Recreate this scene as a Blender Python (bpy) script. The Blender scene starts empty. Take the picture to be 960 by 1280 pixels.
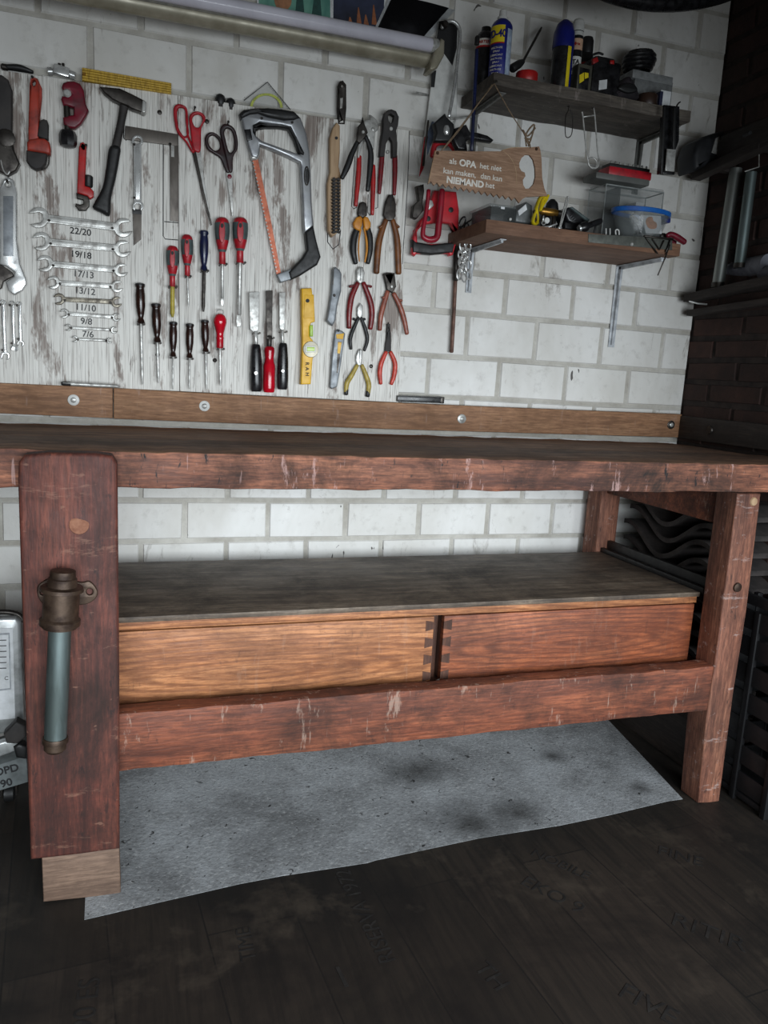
import bpy, bmesh, math, random
from mathutils import Vector, Matrix, noise
random.seed(7)
S = bpy.context.scene
COL = S.collection
# ---------------------------------------------------------------- camera
F_PX, YAW, PITCH, ROLL = 968.5654, -0.3287, -0.177, 0.0568
CAM = Vector((0, -2.0969, 1.0356))
_f = Vector((-math.sin(YAW)*math.cos(PITCH), math.cos(YAW)*math.cos(PITCH), math.sin(PITCH)))
_r = Vector((math.cos(YAW), math.sin(YAW), 0)); _u = _r.cross(_f)
RT = _r*math.cos(ROLL)+_u*math.sin(ROLL); UP = _u*math.cos(ROLL)-_r*math.sin(ROLL); FW = _f
cd = bpy.data.cameras.new('camera'); cam = bpy.data.objects.new('camera', cd); COL.objects.link(cam)
cd.sensor_fit = 'VERTICAL'; cd.sensor_height = 24; cd.lens = F_PX/1280*24; cd.clip_start = .02
M3 = Matrix((RT, UP, -FW)).transposed()
cam.matrix_world = Matrix.Translation(CAM) @ M3.to_4x4()
S.camera = cam
# ---------------------------------------------------------------- light
W = bpy.data.worlds.new('world'); S.world = W; W.use_nodes = True
W.node_tree.nodes['Background'].inputs[0].default_value = (.92, .86, .76, 1)
W.node_tree.nodes['Background'].inputs[1].default_value = .035
def area(name, loc, target, sx, sy, power, col, spread=180):
    l = bpy.data.lights.new(name, 'AREA'); l.shape = 'RECTANGLE'; l.size = sx; l.size_y = sy
    l.energy = power; l.color = col; l.spread = math.radians(spread)
    o = bpy.data.objects.new(name, l); COL.objects.link(o); o.location = loc
    o.rotation_euler = (Vector(target)-Vector(loc)).to_track_quat('-Z', 'Y').to_euler(); return o
area('doorway_daylight', (.72, -2.7, .88), (.5, 0, .06), 2.7, .85, 36, (.87, .945, 1.0), 94)
S.view_settings.view_transform = 'Standard'; S.view_settings.look = 'None'
S.view_settings.gamma = 1; S.view_settings.use_curve_mapping = False; S.view_settings.exposure = 0
# ---------------------------------------------------------------- helpers
def at(px, py, y=None, z=None, x=None):
    v = RT*((px-480)/F_PX) - UP*((py-640)/F_PX) + FW
    t = (y-CAM.y)/v.y if y is not None else ((z-CAM.z)/v.z if z is not None else (x-CAM.x)/v.x)
    return CAM+v*t
ZM = dict(p=(0, 0, 1), A=(0, 60, 4), B=(0, 240, 4), C=(130, 90, 4.8), D=(150, 270, 4.364), E=(290, 90, 4), F=(350, 320, 5.333),
          G=(290, 0, 3.31), H=(490, 10, 4), I=(570, 0, 3.2), J=(490, 160, 4), K=(580, 190, 3.31), L=(780, 80, 2.667), N=(510, 130, 6.4),
          O=(420, 130, 6.1), Q=(0, 80, 7.11), R=(850, 140, 4.927), S=(590, 230, 6.4), T=(720, 190, 6.4), U=(640, 50, 4.364))
def px(k, q): a, b, s = ZM[k]; return (a+q[0]/s, b+q[1]/s)
def P(k, q, y): return at(*px(k, q), y=y)
def thing(name, label, cat, loc, group=None):
    o = bpy.data.objects.new(name, None); COL.objects.link(o); o.location = loc; o.empty_display_size = .02
    o['label'] = label; o['category'] = cat
    if group: o['group'] = group
    return o
def tag(o, label, cat, group=None):
    o['label'] = label; o['category'] = cat
    if group: o['group'] = group
    return o
def origin(par):
    v = Vector((0, 0, 0))
    while par is not None: v += par.location; par = par.parent
    return v
def link(name, me, m, par=None, smooth=35):
    """me is in world coordinates; moved to the parent's frame"""
    o = bpy.data.objects.new(name, me); COL.objects.link(o)
    if par is not None:
        me.transform(Matrix.Translation(-origin(par))); o.parent = par
    else:
        n = len(me.vertices); c = Vector((0, 0, 0)); 
        xs = [v.co.x for v in me.vertices]; ys = [v.co.y for v in me.vertices]; zs = [v.co.z for v in me.vertices]
        c = Vector(((min(xs)+max(xs))/2, (min(ys)+max(ys))/2, min(zs))); me.transform(Matrix.Translation(-c)); o.location = c
    if not isinstance(m, (list, tuple)): m = [m]
    for k in m: me.materials.append(k)
    if smooth:
        for p in me.polygons: p.use_smooth = True
        me.set_sharp_from_angle(angle=math.radians(smooth))
    return o
def struct(o): o['kind'] = 'structure'; return o
def from_bm(bm, name='m'):
    me = bpy.data.meshes.new(name); bm.to_mesh(me); bm.free(); return me
def merge(ms):
    bm = bmesh.new()
    for m in ms: bm.from_mesh(m); bpy.data.meshes.remove(m)
    return from_bm(bm)
def cat_rom(pts, n=4, closed=True):
    out = []; N = len(pts)
    for i in range(N if closed else N-1):
        p = [pts[(i+k) % N] if closed else pts[max(0, min(N-1, i+k))] for k in (-1, 0, 1, 2)]
        for j in range(n):
            t = j/n
            out.append(tuple(.5*((2*p[1][a])+(-p[0][a]+p[2][a])*t+(2*p[0][a]-5*p[1][a]+4*p[2][a]-p[3][a])*t*t+(-p[0][a]+3*p[1][a]-3*p[2][a]+p[3][a])*t**3) for a in range(len(p[0]))))
    if not closed: out.append(tuple(pts[-1]))
    return out
def poly_mesh(contours, yf, th, bev=.001):
    """contours in world (x,z) on plane y=yf (front face), extruded back by th"""
    cu = bpy.data.curves.new('c', 'CURVE'); cu.dimensions = '2D'; cu.fill_mode = 'BOTH'
    for c in contours:
        s = cu.splines.new('POLY'); s.points.add(len(c)-1); s.use_cyclic_u = True
        for p, q in zip(s.points, c): p.co = (q[0], q[1], 0, 1)
    bev = min(bev, th*.45); bev = 0 if bev < .00045 else bev; cu.extrude = max(th/2-bev, 1e-5); cu.bevel_depth = bev; cu.offset = -bev; cu.bevel_resolution = 2
    ob = bpy.data.objects.new('c', cu); me = bpy.data.meshes.new_from_object(ob)
    bpy.data.objects.remove(ob); bpy.data.curves.remove(cu)
    me.transform(Matrix(((1, 0, 0, 0), (0, 0, -1, yf+th/2), (0, 1, 0, 0), (0, 0, 0, 1))))
    bm = bmesh.new(); bm.from_mesh(me); bmesh.ops.remove_doubles(bm, verts=bm.verts, dist=1e-6); bm.to_mesh(me); bm.free()
    return me
def circ(c, r, n=16, ry=None): ry = ry or r; return [(c[0]+r*math.cos(2*math.pi*i/n), c[1]+ry*math.sin(2*math.pi*i/n)) for i in range(n)]
def flatm(k, pts, yf, th, bev=.001, sm=False, holes=()):
    cs = []
    for c in [pts]+list(holes):
        if sm and len(c) < 14: c = cat_rom(c)
        w = [P(k, q, yf) for q in c]; cs.append([(v.x, v.z) for v in w])
    return poly_mesh(cs, yf, th, bev)
def flat(name, par, k, pts, yf, th, m, bev=.001, sm=False, holes=()):
    return link(name, flatm(k, pts, yf, th, bev, sm, holes), m, par)
def boxm(x0, x1, y0, y1, z0, z1, bev=.002, seg=2):
    bm = bmesh.new(); bmesh.ops.create_cube(bm, size=1)
    for v in bm.verts: v.co = Vector(((x0+x1)/2+v.co.x*(x1-x0), (y0+y1)/2+v.co.y*(y1-y0), (z0+z1)/2+v.co.z*(z1-z0)))
    if bev: bmesh.ops.bevel(bm, geom=list(bm.edges), offset=bev, segments=seg, affect='EDGES', profile=.6)
    return from_bm(bm)
def box(name, par, x0, x1, y0, y1, z0, z1, m, bev=.002): return link(name, boxm(x0, x1, y0, y1, z0, z1, bev), m, par)
def obox(c, ex, ey, ez, sx, sy, sz, bev=.002):
    """oriented box about centre c with unit axes"""
    me = boxm(-sx/2, sx/2, -sy/2, sy/2, -sz/2, sz/2, bev); R = Matrix((ex, ey, ez)).transposed().to_4x4()
    me.transform(Matrix.Translation(c) @ R); return me
def beam(a, b, w, h, bev=.002, up=(0, 0, 1)):
    d = (b-a); L = d.length; ex = d.normalized(); ey = Vector(up).cross(ex).normalized(); ez = ex.cross(ey)
    return obox((a+b)/2, ex, ey, ez, L, w, h, bev)
def frame(d):
    a = Vector((0, 1, 0)) if abs(d.y) < .9 else Vector((1, 0, 0))
    u = d.cross(a).normalized(); v = d.cross(u).normalized(); return u, v
def lathem(p0, p1, prof, n=20, arc=None, flat_y=1, cap=True):
    """surface of revolution, prof = [(t along axis 0..1, radius)]"""
    d = p1-p0; u, v = frame(d.normalized()); bm = bmesh.new(); rings = []
    a0, a1 = arc or (0, 2*math.pi); full = arc is None; m = n if full else n+1
    for t, r in prof:
        c = p0+d*t; rings.append([bm.verts.new(c+(u*math.cos(a0+(a1-a0)*i/n)+v*(math.sin(a0+(a1-a0)*i/n)*flat_y))*r) for i in range(m)])
    for a, b in zip(rings, rings[1:]):
        for i in range(m if full else m-1): bm.faces.new((a[i], a[(i+1) % m], b[(i+1) % m], b[i]))
    if full and cap:
        if prof[0][1] > 0: bm.faces.new(rings[0])
        if prof[-1][1] > 0: bm.faces.new(rings[-1][::-1])
    bmesh.ops.recalc_face_normals(bm, faces=bm.faces); return from_bm(bm)
def lathe(name, par, p0, p1, prof, m, n=20, **k): return link(name, lathem(p0, p1, prof, n, **k), m, par, 40)
def tubem(pts, r, n=10, fy=1.0, smooth=True, cap=True, closed=False):
    """sweep along world points; r number or list; fy flattens towards the wall"""
    rr = r if isinstance(r, (list, tuple)) else [r]*len(pts)
    q = [(p[0], p[1], p[2], k) for p, k in zip(pts, rr)]
    if smooth and len(q) > 2: q = cat_rom(q, 5, closed)
    pts = [Vector(a[:3]) for a in q]; rr = [a[3] for a in q]; N = len(pts); bm = bmesh.new(); rings = []
    Y = Vector((0, 1, 0)); pu = None
    for i, p in enumerate(pts):
        a = pts[(i-1) % N] if closed else pts[max(0, i-1)]; b = pts[(i+1) % N] if closed else pts[min(N-1, i+1)]
        d = (b-a).normalized()
        if pu is None:
            ref = Y if abs(d.y) < .8 else Vector((1, 0, 0)); v = (ref-d*ref.dot(d)).normalized()
        else: v = (pu-d*pu.dot(d)).normalized()
        pu = v; u = v.cross(d)
        rings.append([bm.verts.new(p+(u*math.cos(2*math.pi*j/n)+v*(fy*math.sin(2*math.pi*j/n)))*rr[i]) for j in range(n)])
    for a, b in zip(rings, rings[1:]+([rings[0]] if closed else [])):
        for j in range(n): bm.faces.new((a[j], a[(j+1) % n], b[(j+1) % n], b[j]))
    if cap and not closed:
        for R_, p, o in ((rings[0], pts[0], pts[0]-pts[1]), (rings[-1], pts[-1], pts[-1]-pts[-2])):
            k = (R_[0].co-p).length; o = o.normalized()*k*.5
            r2 = [bm.verts.new(p+(w.co-p)*.65+o*.8) for w in R_]
            for j in range(n): bm.faces.new((R_[j], R_[(j+1) % n], r2[(j+1) % n], r2[j]))
            bm.faces.new(r2)
    bmesh.ops.recalc_face_normals(bm, faces=bm.faces); return from_bm(bm)
def tube(name, par, pts, r, m, **k): return link(name, tubem(pts, r, **k), m, par, 60)
def ptube(name, par, k, pts, y, rz, m, **kw):
    """tube along zoom pixel points on plane y, radius in zoom pixels"""
    w = [P(k, q, y) for q in pts]; s = ppm(k, pts[0], y)
    r = [a*s for a in rz] if isinstance(rz, (list, tuple)) else rz*s
    return tube(name, par, w, r, m, **kw)
def ppm(k, q, y): return (P(k, (q[0]+1, q[1]), y)-P(k, q, y)).length*.5+(P(k, (q[0], q[1]+1), y)-P(k, q, y)).length*.5
def textm(s, size, th=.0004, bold=0, sx=1):
    cu = bpy.data.curves.new('t', 'FONT'); cu.body = s; cu.size = size; cu.align_x = 'CENTER'; cu.align_y = 'CENTER'; cu.extrude = th; cu.offset = bold
    ob = bpy.data.objects.new('t', cu); me = bpy.data.meshes.new_from_object(ob); bpy.data.objects.remove(ob); bpy.data.curves.remove(cu)
    if sx != 1: me.transform(Matrix.Diagonal((sx, 1, 1, 1)))
    return me
def wall_text(name, par, s, c, size, m, ang=0, bold=0, sx=1, th=.0004):
    me = textm(s, size, th, bold, sx)
    me.transform(Matrix.Translation(c) @ Matrix.Rotation(math.pi/2, 4, 'X') @ Matrix.Rotation(ang, 4, 'Z')); return link(name, me, m, par, 0)
# ---------------------------------------------------------------- materials
def lin(c): return tuple(((v/255)/12.92 if v/255 <= .04045 else ((v/255+.055)/1.055)**2.4) for v in c)+(1,)
class N:
    def __init__(s, name, rough=.5, metal=0):
        s.m = bpy.data.materials.new(name); s.m.use_nodes = True; s.t = s.m.node_tree; s.b = s.t.nodes['Principled BSDF']
        s.b.inputs['Roughness'].default_value = rough; s.b.inputs['Metallic'].default_value = metal
        s.co = s.t.nodes.new('ShaderNodeTexCoord').outputs['Object']
    def n(s, ty, **ins):
        x = s.t.nodes.new('ShaderNode'+ty)
        for k, v in ins.items():
            k = k.replace('_', ' ')
            if hasattr(v, 'is_linked'): s.t.links.new(v, x.inputs[k])
            else: x.inputs[k].default_value = v
        return x
    def map(s, sc, loc=(0, 0, 0), rot=(0, 0, 0), vec=None):
        x = s.n('Mapping', Vector=vec or s.co); x.inputs['Scale'].default_value = sc; x.inputs['Location'].default_value = loc; x.inputs['Rotation'].default_value = rot; return x.outputs[0]
    def noise(s, sc, stretch=(1, 1, 1), det=4, rough=.6, dist=0, loc=(0, 0, 0)):
        return s.n('TexNoise', Vector=s.map(stretch, loc), Scale=sc, Detail=det, Roughness=rough, Distortion=dist).outputs['Fac']
    def ramp(s, fac, stops):
        x = s.n('ValToRGB', Fac=fac); e = x.color_ramp.elements
        while len(e) < len(stops): e.new(.5)
        for q, (p, c) in zip(e, stops):
            q.position = p; q.color = (c, c, c, 1) if isinstance(c, (int, float)) else c
        return x.outputs[0]
    def mix(s, fac, a, b, mode='MIX'):
        x = s.t.nodes.new('ShaderNodeMix'); x.data_type = 'RGBA'; x.blend_type = mode
        for i, v in ((0, fac), (6, a), (7, b)):
            if hasattr(v, 'is_linked'): s.t.links.new(v, x.inputs[i])
            else: x.inputs[i].default_value = v
        return x.outputs[2]
    def math(s, op, a, b):
        x = s.t.nodes.new('ShaderNodeMath'); x.operation = op
        for i, v in ((0, a), (1, b)):
            if hasattr(v, 'is_linked'): s.t.links.new(v, x.inputs[i])
            else: x.inputs[i].default_value = v
        return x.outputs[0]
    def base(s, c): s.t.links.new(c, s.b.inputs['Base Color']) if hasattr(c, 'is_linked') else setattr(s.b.inputs['Base Color'], 'default_value', c)
    def rough(s, f, a, b): s.t.links.new(s.ramp(f, [(.3, a), (.7, b)]), s.b.inputs['Roughness'])
    def bump(s, h, st=.3, d=.002):
        x = s.n('Bump', Height=h, Strength=st, Distance=d); s.t.links.new(x.outputs[0], s.b.inputs['Normal'])
def mat(name, c, rough=.5, metal=0, c2=None, sc=60, lo=.4, hi=.65, stretch=(1, 1, 1), bump=0, trans=0):
    k = N(name, rough, metal); a = lin(c); b = lin(c2) if c2 else tuple(v*.62 for v in a[:3])+(1,)
    f = k.noise(sc, stretch); k.base(k.mix(k.ramp(f, [(lo, 0.), (hi, 1.)]), a, b)); k.rough(f, max(.05, rough-.08), min(1, rough+.12))
    if bump: k.bump(f, bump)
    if trans: k.b.inputs['Transmission Weight'].default_value = trans
    return k.m
def wood(name, dark, mid, light, axis=0, sc=1, grime=.5, scuff=0., bands=0., rough=.7, grime_col=(28, 20, 16), scuff_col=(190, 175, 170), chips=0., ctr=(0, 0)):
    k = N(name, rough); st = [9, 9, 9]; st[axis] = .8
    f = k.noise(3.2*sc, st, 6, .62, .6); g = k.noise(22*sc, st, 3, .6)
    col = k.ramp(f, [(.3, lin(dark)), (.5, lin(mid)), (.7, lin(light))])
    if bands:
        w = k.t.nodes.new('ShaderNodeTexWave'); w.wave_type = 'RINGS'; w.rings_direction = 'Y'
        ms = [1.5, 0, 13]
        k.t.links.new(k.map(ms, (-ctr[0]*1.5, 0, -ctr[1]*13)), w.inputs['Vector']); w.inputs['Scale'].default_value = 2.3; w.inputs['Distortion'].default_value = 3.6; w.inputs['Detail'].default_value = 3; w.inputs['Detail Scale'].default_value = .9
        col = k.mix(k.ramp(w.outputs['Fac'], [(.5, 0.), (.95, bands)]), col, lin(dark))
    col = k.mix(k.ramp(g, [(.42, .55), (.6, 0.)]), col, lin(dark))
    sp = [3, 3, 3]; sp[axis] = .5
    f2 = k.noise(70, sp, 4, .7, .3, (4, 4, 4)); col = k.mix(k.ramp(f2, [(.52, 0.), (.66, .55)]), col, lin(dark)); col = k.mix(k.ramp(f2, [(.30, .4), (.42, 0.)]), col, lin(light))
    gr = k.noise(5, (1, 1, 1), 6, .75, .4, (3, 1, 2)); col = k.mix(k.ramp(gr, [(.42, 0.), (.68, grime)]), col, lin(grime_col))
    if scuff:
        s2 = [2, 2, 2]; s2[axis] = 2; s2[2 if axis == 0 else 0] = .5 if axis == 0 else .5
        a = k.noise(14, s2, 6, .75, .2, (7, 2, 5)); col = k.mix(k.ramp(a, [(.60, 0.), (.66, scuff)]), col, lin(scuff_col))
        b = k.noise(46, (1.9, 1.5, .17) if axis == 0 else (.5, 1, 1), 3, .6, 0, (1, 8, 5)); col = k.mix(k.ramp(b, [(.67, 0.), (.71, scuff)]), col, lin(scuff_col))
    if chips:
        c_ = k.noise(45, (1.6, 1.6, .45), 4, .7, .5, (2, 2, 9)); col = k.mix(k.ramp(c_, [(.62, 0.), (.68, chips)]), col, lin((22, 14, 14)))
    k.base(col); k.bump(k.math('ADD', g, k.math('MULTIPLY', gr, .7)), .45, .002); k.rough(gr, rough-.1, rough+.12)
    return k.m
STEEL = mat('brushed_steel', (196, 196, 192), .34, .4, (136, 134, 130), 50)
CHROME = mat('chrome', (212, 213, 212), .22, .55, (160, 160, 158), 40)
DSTEEL = mat('dark_steel', (72, 68, 64), .42, .75, (40, 36, 34), 40)
RUST = mat('rusty_iron', (82, 66, 54), .5, .55, (46, 32, 24), 35, bump=.3)
GALV = mat('galvanised_pipe', (128, 142, 142), .42, .7, (86, 96, 94), 22, stretch=(1, 1, .2))
ALU = mat('aluminium', (196, 198, 198), .35, .5, (140, 142, 140), 20)
BLACK = mat('black_rubber', (26, 26, 27), .5, 0, (14, 14, 14), 80)
BLACKG = mat('black_plastic', (20, 20, 22), .28, 0, (34, 34, 36), 60)
BROWNH = mat('dark_brown_plastic', (44, 24, 18), .22, 0, (20, 13, 12), 25)
RED = mat('red_paint', (176, 32, 32), .38, 0, (140, 22, 22), 40)
REDP = mat('red_plastic', (176, 28, 40), .4, 0, (140, 18, 30), 50)
DRED = mat('dark_red_paint', (112, 18, 38), .4, 0, (80, 12, 26), 40)
ORED = mat('orange_red_paint', (168, 56, 40), .5, 0, (118, 40, 30), 30)
TRED = mat('clear_red_plastic', (188, 14, 34), .16, 0, (140, 6, 22), 20)
GREYP = mat('grey_green_plastic', (74, 86, 86), .5, 0, (58, 68, 68), 50)
GREY = mat('grey_paint', (128, 132, 136), .42, .3, (104, 108, 112), 40)
BLUE = mat('navy_plastic', (22, 30, 66), .3, 0, (14, 20, 46), 40)
CBLUE = mat('blue_can_paint', (26, 34, 118), .35, .1, (20, 26, 96), 20)
BBLUE = mat('bright_blue_plastic', (30, 98, 176), .35, 0, (22, 76, 150), 30)
YEL = mat('yellow_paint', (224, 174, 26), .45, 0, (206, 156, 22), 40)
YELL = mat('yellow_plastic', (226, 204, 36), .4, 0, (200, 176, 24), 30)
ORA = mat('orange_yellow_plastic', (204, 134, 34), .45, 0, (174, 108, 24), 50)
BRN = mat('brown_grip', (120, 72, 34), .42, 0, (84, 48, 24), 40)
BRNP = mat('pinkish_brown_grip', (150, 84, 66), .36, 0, (110, 58, 46), 40)
WHITE = mat('white_plastic', (214, 214, 210), .4, 0, (190, 190, 186), 30)
CREAM = mat('cream_paint', (160, 154, 136), .35, .25, (132, 126, 108), 14)
TUBEW = mat('lamp_tube_glass', (206, 204, 214), .18, 0, (190, 188, 198), 10)
INK = mat('black_ink', (24, 24, 26), .7, 0, (44, 44, 46), 90)
INKG = mat('faded_ink', (92, 92, 92), .8, 0, (60, 60, 60), 90)
COPPER = mat('copper_blade', (196, 112, 82), .45, .3, (160, 84, 60), 60)
PALEW = mat('pale_beech', (172, 144, 112), .6, 0, (140, 110, 80), 12, stretch=(6, 6, .6))
GRN = mat('green_vial', (176, 206, 90), .3, 0, (150, 186, 70), 30)
BRASS = mat('brass', (176, 132, 60), .35, .8, (120, 88, 36), 40)
TWINE = mat('jute_twine', (128, 108, 86), .9, 0, (92, 76, 60), 200)
PAPER = mat('white_paper', (222, 224, 226), .7, 0, (188, 190, 190), 20)
SIGNL = mat('white_lettering', (214, 210, 202), .7, 0, (196, 190, 180), 40)
TAPE = mat('brown_tape', (58, 40, 32), .4, 0, (40, 28, 22), 30)
CLOTH = mat('grey_cloth', (120, 122, 130), .9, 0, (80, 80, 92), 14)
BGRIME = mat('dusty_black', (36, 33, 32), .7, 0, (58, 54, 52), 22, bump=.3)
def glass(name, c, a=.3, rough=.1):
    k = N(name, rough); k.base(k.mix(k.noise(9), lin(c), tuple(v*.8 for v in lin(c)[:3])+(1,))); k.b.inputs['Alpha'].default_value = a; return k.m
CLEARP = glass('clear_acrylic', (170, 172, 168), .14); CLEAR = glass('clear_plastic', (140, 146, 146), .26); CLEARD = glass('dusty_clear_plastic', (70, 74, 74), .6, .3)
def m_block():
    k = N('white_painted_block', .75); a = k.noise(3, (1, 1, .6), 5, .65, .3); b = k.noise(38, (1, 1, 1), 5, .65); c = k.noise(11, (1.4, 1, .5), 6, .75, .6, (4, 0, 1))
    col = k.mix(k.ramp(a, [(.35, 0.), (.7, 1.)]), lin((224, 223, 220)), lin((194, 191, 184)))
    col = k.mix(k.ramp(b, [(.55, 0.), (.75, .35)]), col, lin((150, 146, 138)))
    col = k.mix(k.ramp(c, [(.61, 0.), (.71, .7)]), col, lin((124, 116, 106)))
    d = k.noise(26, (1, 1, .6), 3, .5, 1.2, (9, 3, 2)); col = k.mix(k.ramp(d, [(.735, 0.), (.75, .9)]), col, lin((52, 46, 42)))
    k.base(col); k.bump(b, .35, .003); return k.m
def m_mortar():
    k = N('painted_mortar', .9); a = k.noise(9, (1, 1, 1), 5, .7); b = k.noise(70, (1, 1, 1), 4)
    k.base(k.mix(k.ramp(a, [(.35, 0.), (.7, 1.)]), lin((190, 187, 179)), lin((152, 147, 138)))); k.bump(b, .6, .004); return k.m
def m_dbrick():
    k = N('dark_red_brick', .85); a = k.noise(7, (1, 1, 1), 5, .7); b = k.noise(40, (1, 1, 1), 4)
    k.base(k.ramp(a, [(.3, lin((32, 21, 18))), (.55, lin((54, 34, 28))), (.75, lin((72, 47, 39)))])); k.bump(b, .6, .004); return k.m
def m_board():
    k = N('whitewashed_plank_laminate', .6); line = k.noise(8, (26, 1, .35), 4, .6); fine = k.noise(9, (60, 1, .9), 3, .6)
    bl = k.noise(5.2, (2.3, 1, .6), 6, .68, .2, (2.3, 0, 1.1)); bl2 = k.noise(17, (2.4, 1, .5), 5, .66, .2, (5, 0, 3))
    col = k.mix(k.ramp(line, [(.42, 0.), (.66, .5)]), lin((218, 216, 210)), lin((166, 160, 153)))
    m = k.math('MULTIPLY', k.ramp(bl, [(.535, 0.), (.585, 1.)]), k.ramp(fine, [(.30, .45), (.52, 1.)]))
    col = k.mix(k.math('MULTIPLY', m, .85), col, lin((108, 90, 80)))
    m2 = k.math('MULTIPLY', k.ramp(bl2, [(.61, 0.), (.66, .8)]), k.ramp(fine, [(.4, .2), (.6, 1.)])); col = k.mix(m2, col, lin((96, 82, 74)))
    col = k.mix(k.ramp(fine, [(.55, 0.), (.66, .8)]), col, lin((100, 92, 86))); k.base(col); return k.m
def m_conc():
    k = N('grey_rough_concrete', .92); a = k.noise(4, (1, 1, 1), 6, .7, .3); b = k.noise(120, (1, 1, 1), 4, .65); c = k.noise(26, (1, 1, 1), 6, .8, .5, (5, 5, 5))
    col = k.ramp(a, [(.34, lin((104, 105, 106))), (.52, lin((143, 145, 147))), (.7, lin((162, 165, 168)))])
    col = k.mix(k.ramp(b, [(.54, 0.), (.72, .6)]), col, lin((84, 82, 80))); col = k.mix(k.ramp(b, [(.28, .45), (.44, 0.)]), col, lin((208, 208, 206)))
    col = k.mix(k.ramp(c, [(.63, 0.), (.70, .85)]), col, lin((40, 38, 36)))
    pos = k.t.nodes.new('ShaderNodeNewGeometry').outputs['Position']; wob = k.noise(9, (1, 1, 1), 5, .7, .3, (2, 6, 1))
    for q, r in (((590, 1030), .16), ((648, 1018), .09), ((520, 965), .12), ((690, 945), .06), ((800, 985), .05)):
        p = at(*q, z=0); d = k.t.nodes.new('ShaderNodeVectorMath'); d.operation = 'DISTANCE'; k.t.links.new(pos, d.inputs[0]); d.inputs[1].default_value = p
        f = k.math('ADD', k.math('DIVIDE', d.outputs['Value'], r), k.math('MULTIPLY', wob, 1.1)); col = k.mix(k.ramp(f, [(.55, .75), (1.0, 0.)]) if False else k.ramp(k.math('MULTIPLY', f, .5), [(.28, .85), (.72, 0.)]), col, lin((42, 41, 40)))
    e = k.noise(64, (1, 1, 1), 2, .5, .8, (8, 1, 3)); col = k.mix(k.ramp(e, [(.69, 0.), (.72, .9)]), col, lin((26, 24, 22)))
    k.base(col); k.bump(k.math('ADD', b, k.math('MULTIPLY', a, .4)), .5, .004); return k.m
def m_floor():
    k = N('dark_worn_plank_sheet', .62); v = k.map((1, 1, 1), (0, 0, 0), (0, 0, .12))
    br = k.t.nodes.new('ShaderNodeTexBrick'); k.t.links.new(k.map((1, 1, 1), (0, .1, 0), (0, 0, math.pi/2-.08)), br.inputs['Vector'])
    br.inputs['Scale'].default_value = 1; br.inputs['Brick Width'].default_value = .9; br.inputs['Row Height'].default_value = .17; br.inputs['Mortar Size'].default_value = .0016
    br.inputs['Color1'].default_value = lin((46, 39, 33)); br.inputs['Color2'].default_value = lin((33, 28, 23)); br.inputs['Mortar'].default_value = lin((18, 16, 14))
    g = k.noise(9, (9, .5, 1), 5, .65, .4); bl = k.noise(3, (1, 1, 1), 6, .7, .4)
    col = k.mix(k.ramp(g, [(.42, 0.), (.62, .6)]), br.outputs['Color'], lin((18, 16, 14)))
    col = k.mix(k.ramp(bl, [(.45, 0.), (.62, .8)]), col, lin((14, 12, 11))); c = k.noise(5, (1, 1, 1), 5, .7, .3, (8, 3, 1)); col = k.mix(k.ramp(c, [(.55, 0.), (.70, .5)]), col, lin((76, 67, 57)))
    k.base(col); k.bump(g, .15, .001); return k.m
MB, MM, DB, BOARD, CONC, FLOOR = m_block(), m_mortar(), m_dbrick(), m_board(), m_conc(), m_floor()
W_SLAB = wood('worn_bench_edge_wood', (66, 35, 26), (132, 80, 58), (176, 114, 84), 0, 1, .9, .55, chips=1., scuff_col=(190, 156, 150))
W_TOP = wood('oily_bench_top_wood', (84, 58, 42), (138, 102, 76), (172, 134, 104), 0, 1, .5)
W_CHOP = wood('dark_red_oiled_wood', (54, 25, 20), (98, 49, 38), (126, 68, 51), 2, .8, .75, .3, scuff_col=(158, 118, 98), chips=.6)
W_RAIL = wood('stained_rail_wood', (70, 34, 22), (124, 66, 43), (154, 88, 58), 0, 1, .75, .4, scuff_col=(180, 158, 142), chips=.4)
W_LEG = wood('stained_leg_wood', (78, 44, 33), (136, 86, 66), (172, 118, 92), 2, 1, .5, .35, chips=.6)
W_PINE = wood('orange_pine', (112, 64, 36), (180, 118, 74), (206, 144, 96), 0, .8, .4, .08, bands=.55, rough=.6, scuff_col=(190, 164, 144), ctr=(-.36, .40), chips=.25)
W_PINER = wood('red_brown_pine', (92, 44, 25), (154, 84, 50), (180, 106, 66), 0, .8, .45, .08, bands=.6, rough=.6, scuff_col=(184, 154, 134), ctr=(.42, .42), chips=.25)
W_DARK = wood('dovetail_end_grain', (58, 34, 24), (88, 54, 38), (108, 70, 50), 2, 1, .4)
W_SHELF = wood('dusty_dark_shelf_wood', (66, 54, 44), (116, 100, 84), (146, 130, 112), 0, 1.1, .8, .1, rough=.6, scuff_col=(166, 156, 144))
W_BAT = wood('brown_plank', (110, 76, 52), (160, 118, 86), (178, 136, 102), 0, 1, .3, .15)
W_FOOT = wood('pale_brown_block', (86, 66, 54), (122, 98, 82), (138, 112, 94), 0, 1, .35)
W_SH1 = wood('grey_weathered_shelf', (58, 52, 46), (88, 80, 72), (114, 106, 96), 0, 1, .4, .2)
W_SH2 = wood('brown_veneer_shelf', (96, 66, 48), (122, 88, 66), (140, 104, 80), 0, 1.2, .2)
W_SIGN = wood('sign_plywood', (120, 90, 68), (152, 120, 96), (170, 138, 112), 0, 1.4, .15)
W_RACK = wood('dark_rack_timber', (30, 24, 22), (50, 42, 38), (66, 56, 50), 1, 1, .5)
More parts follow.
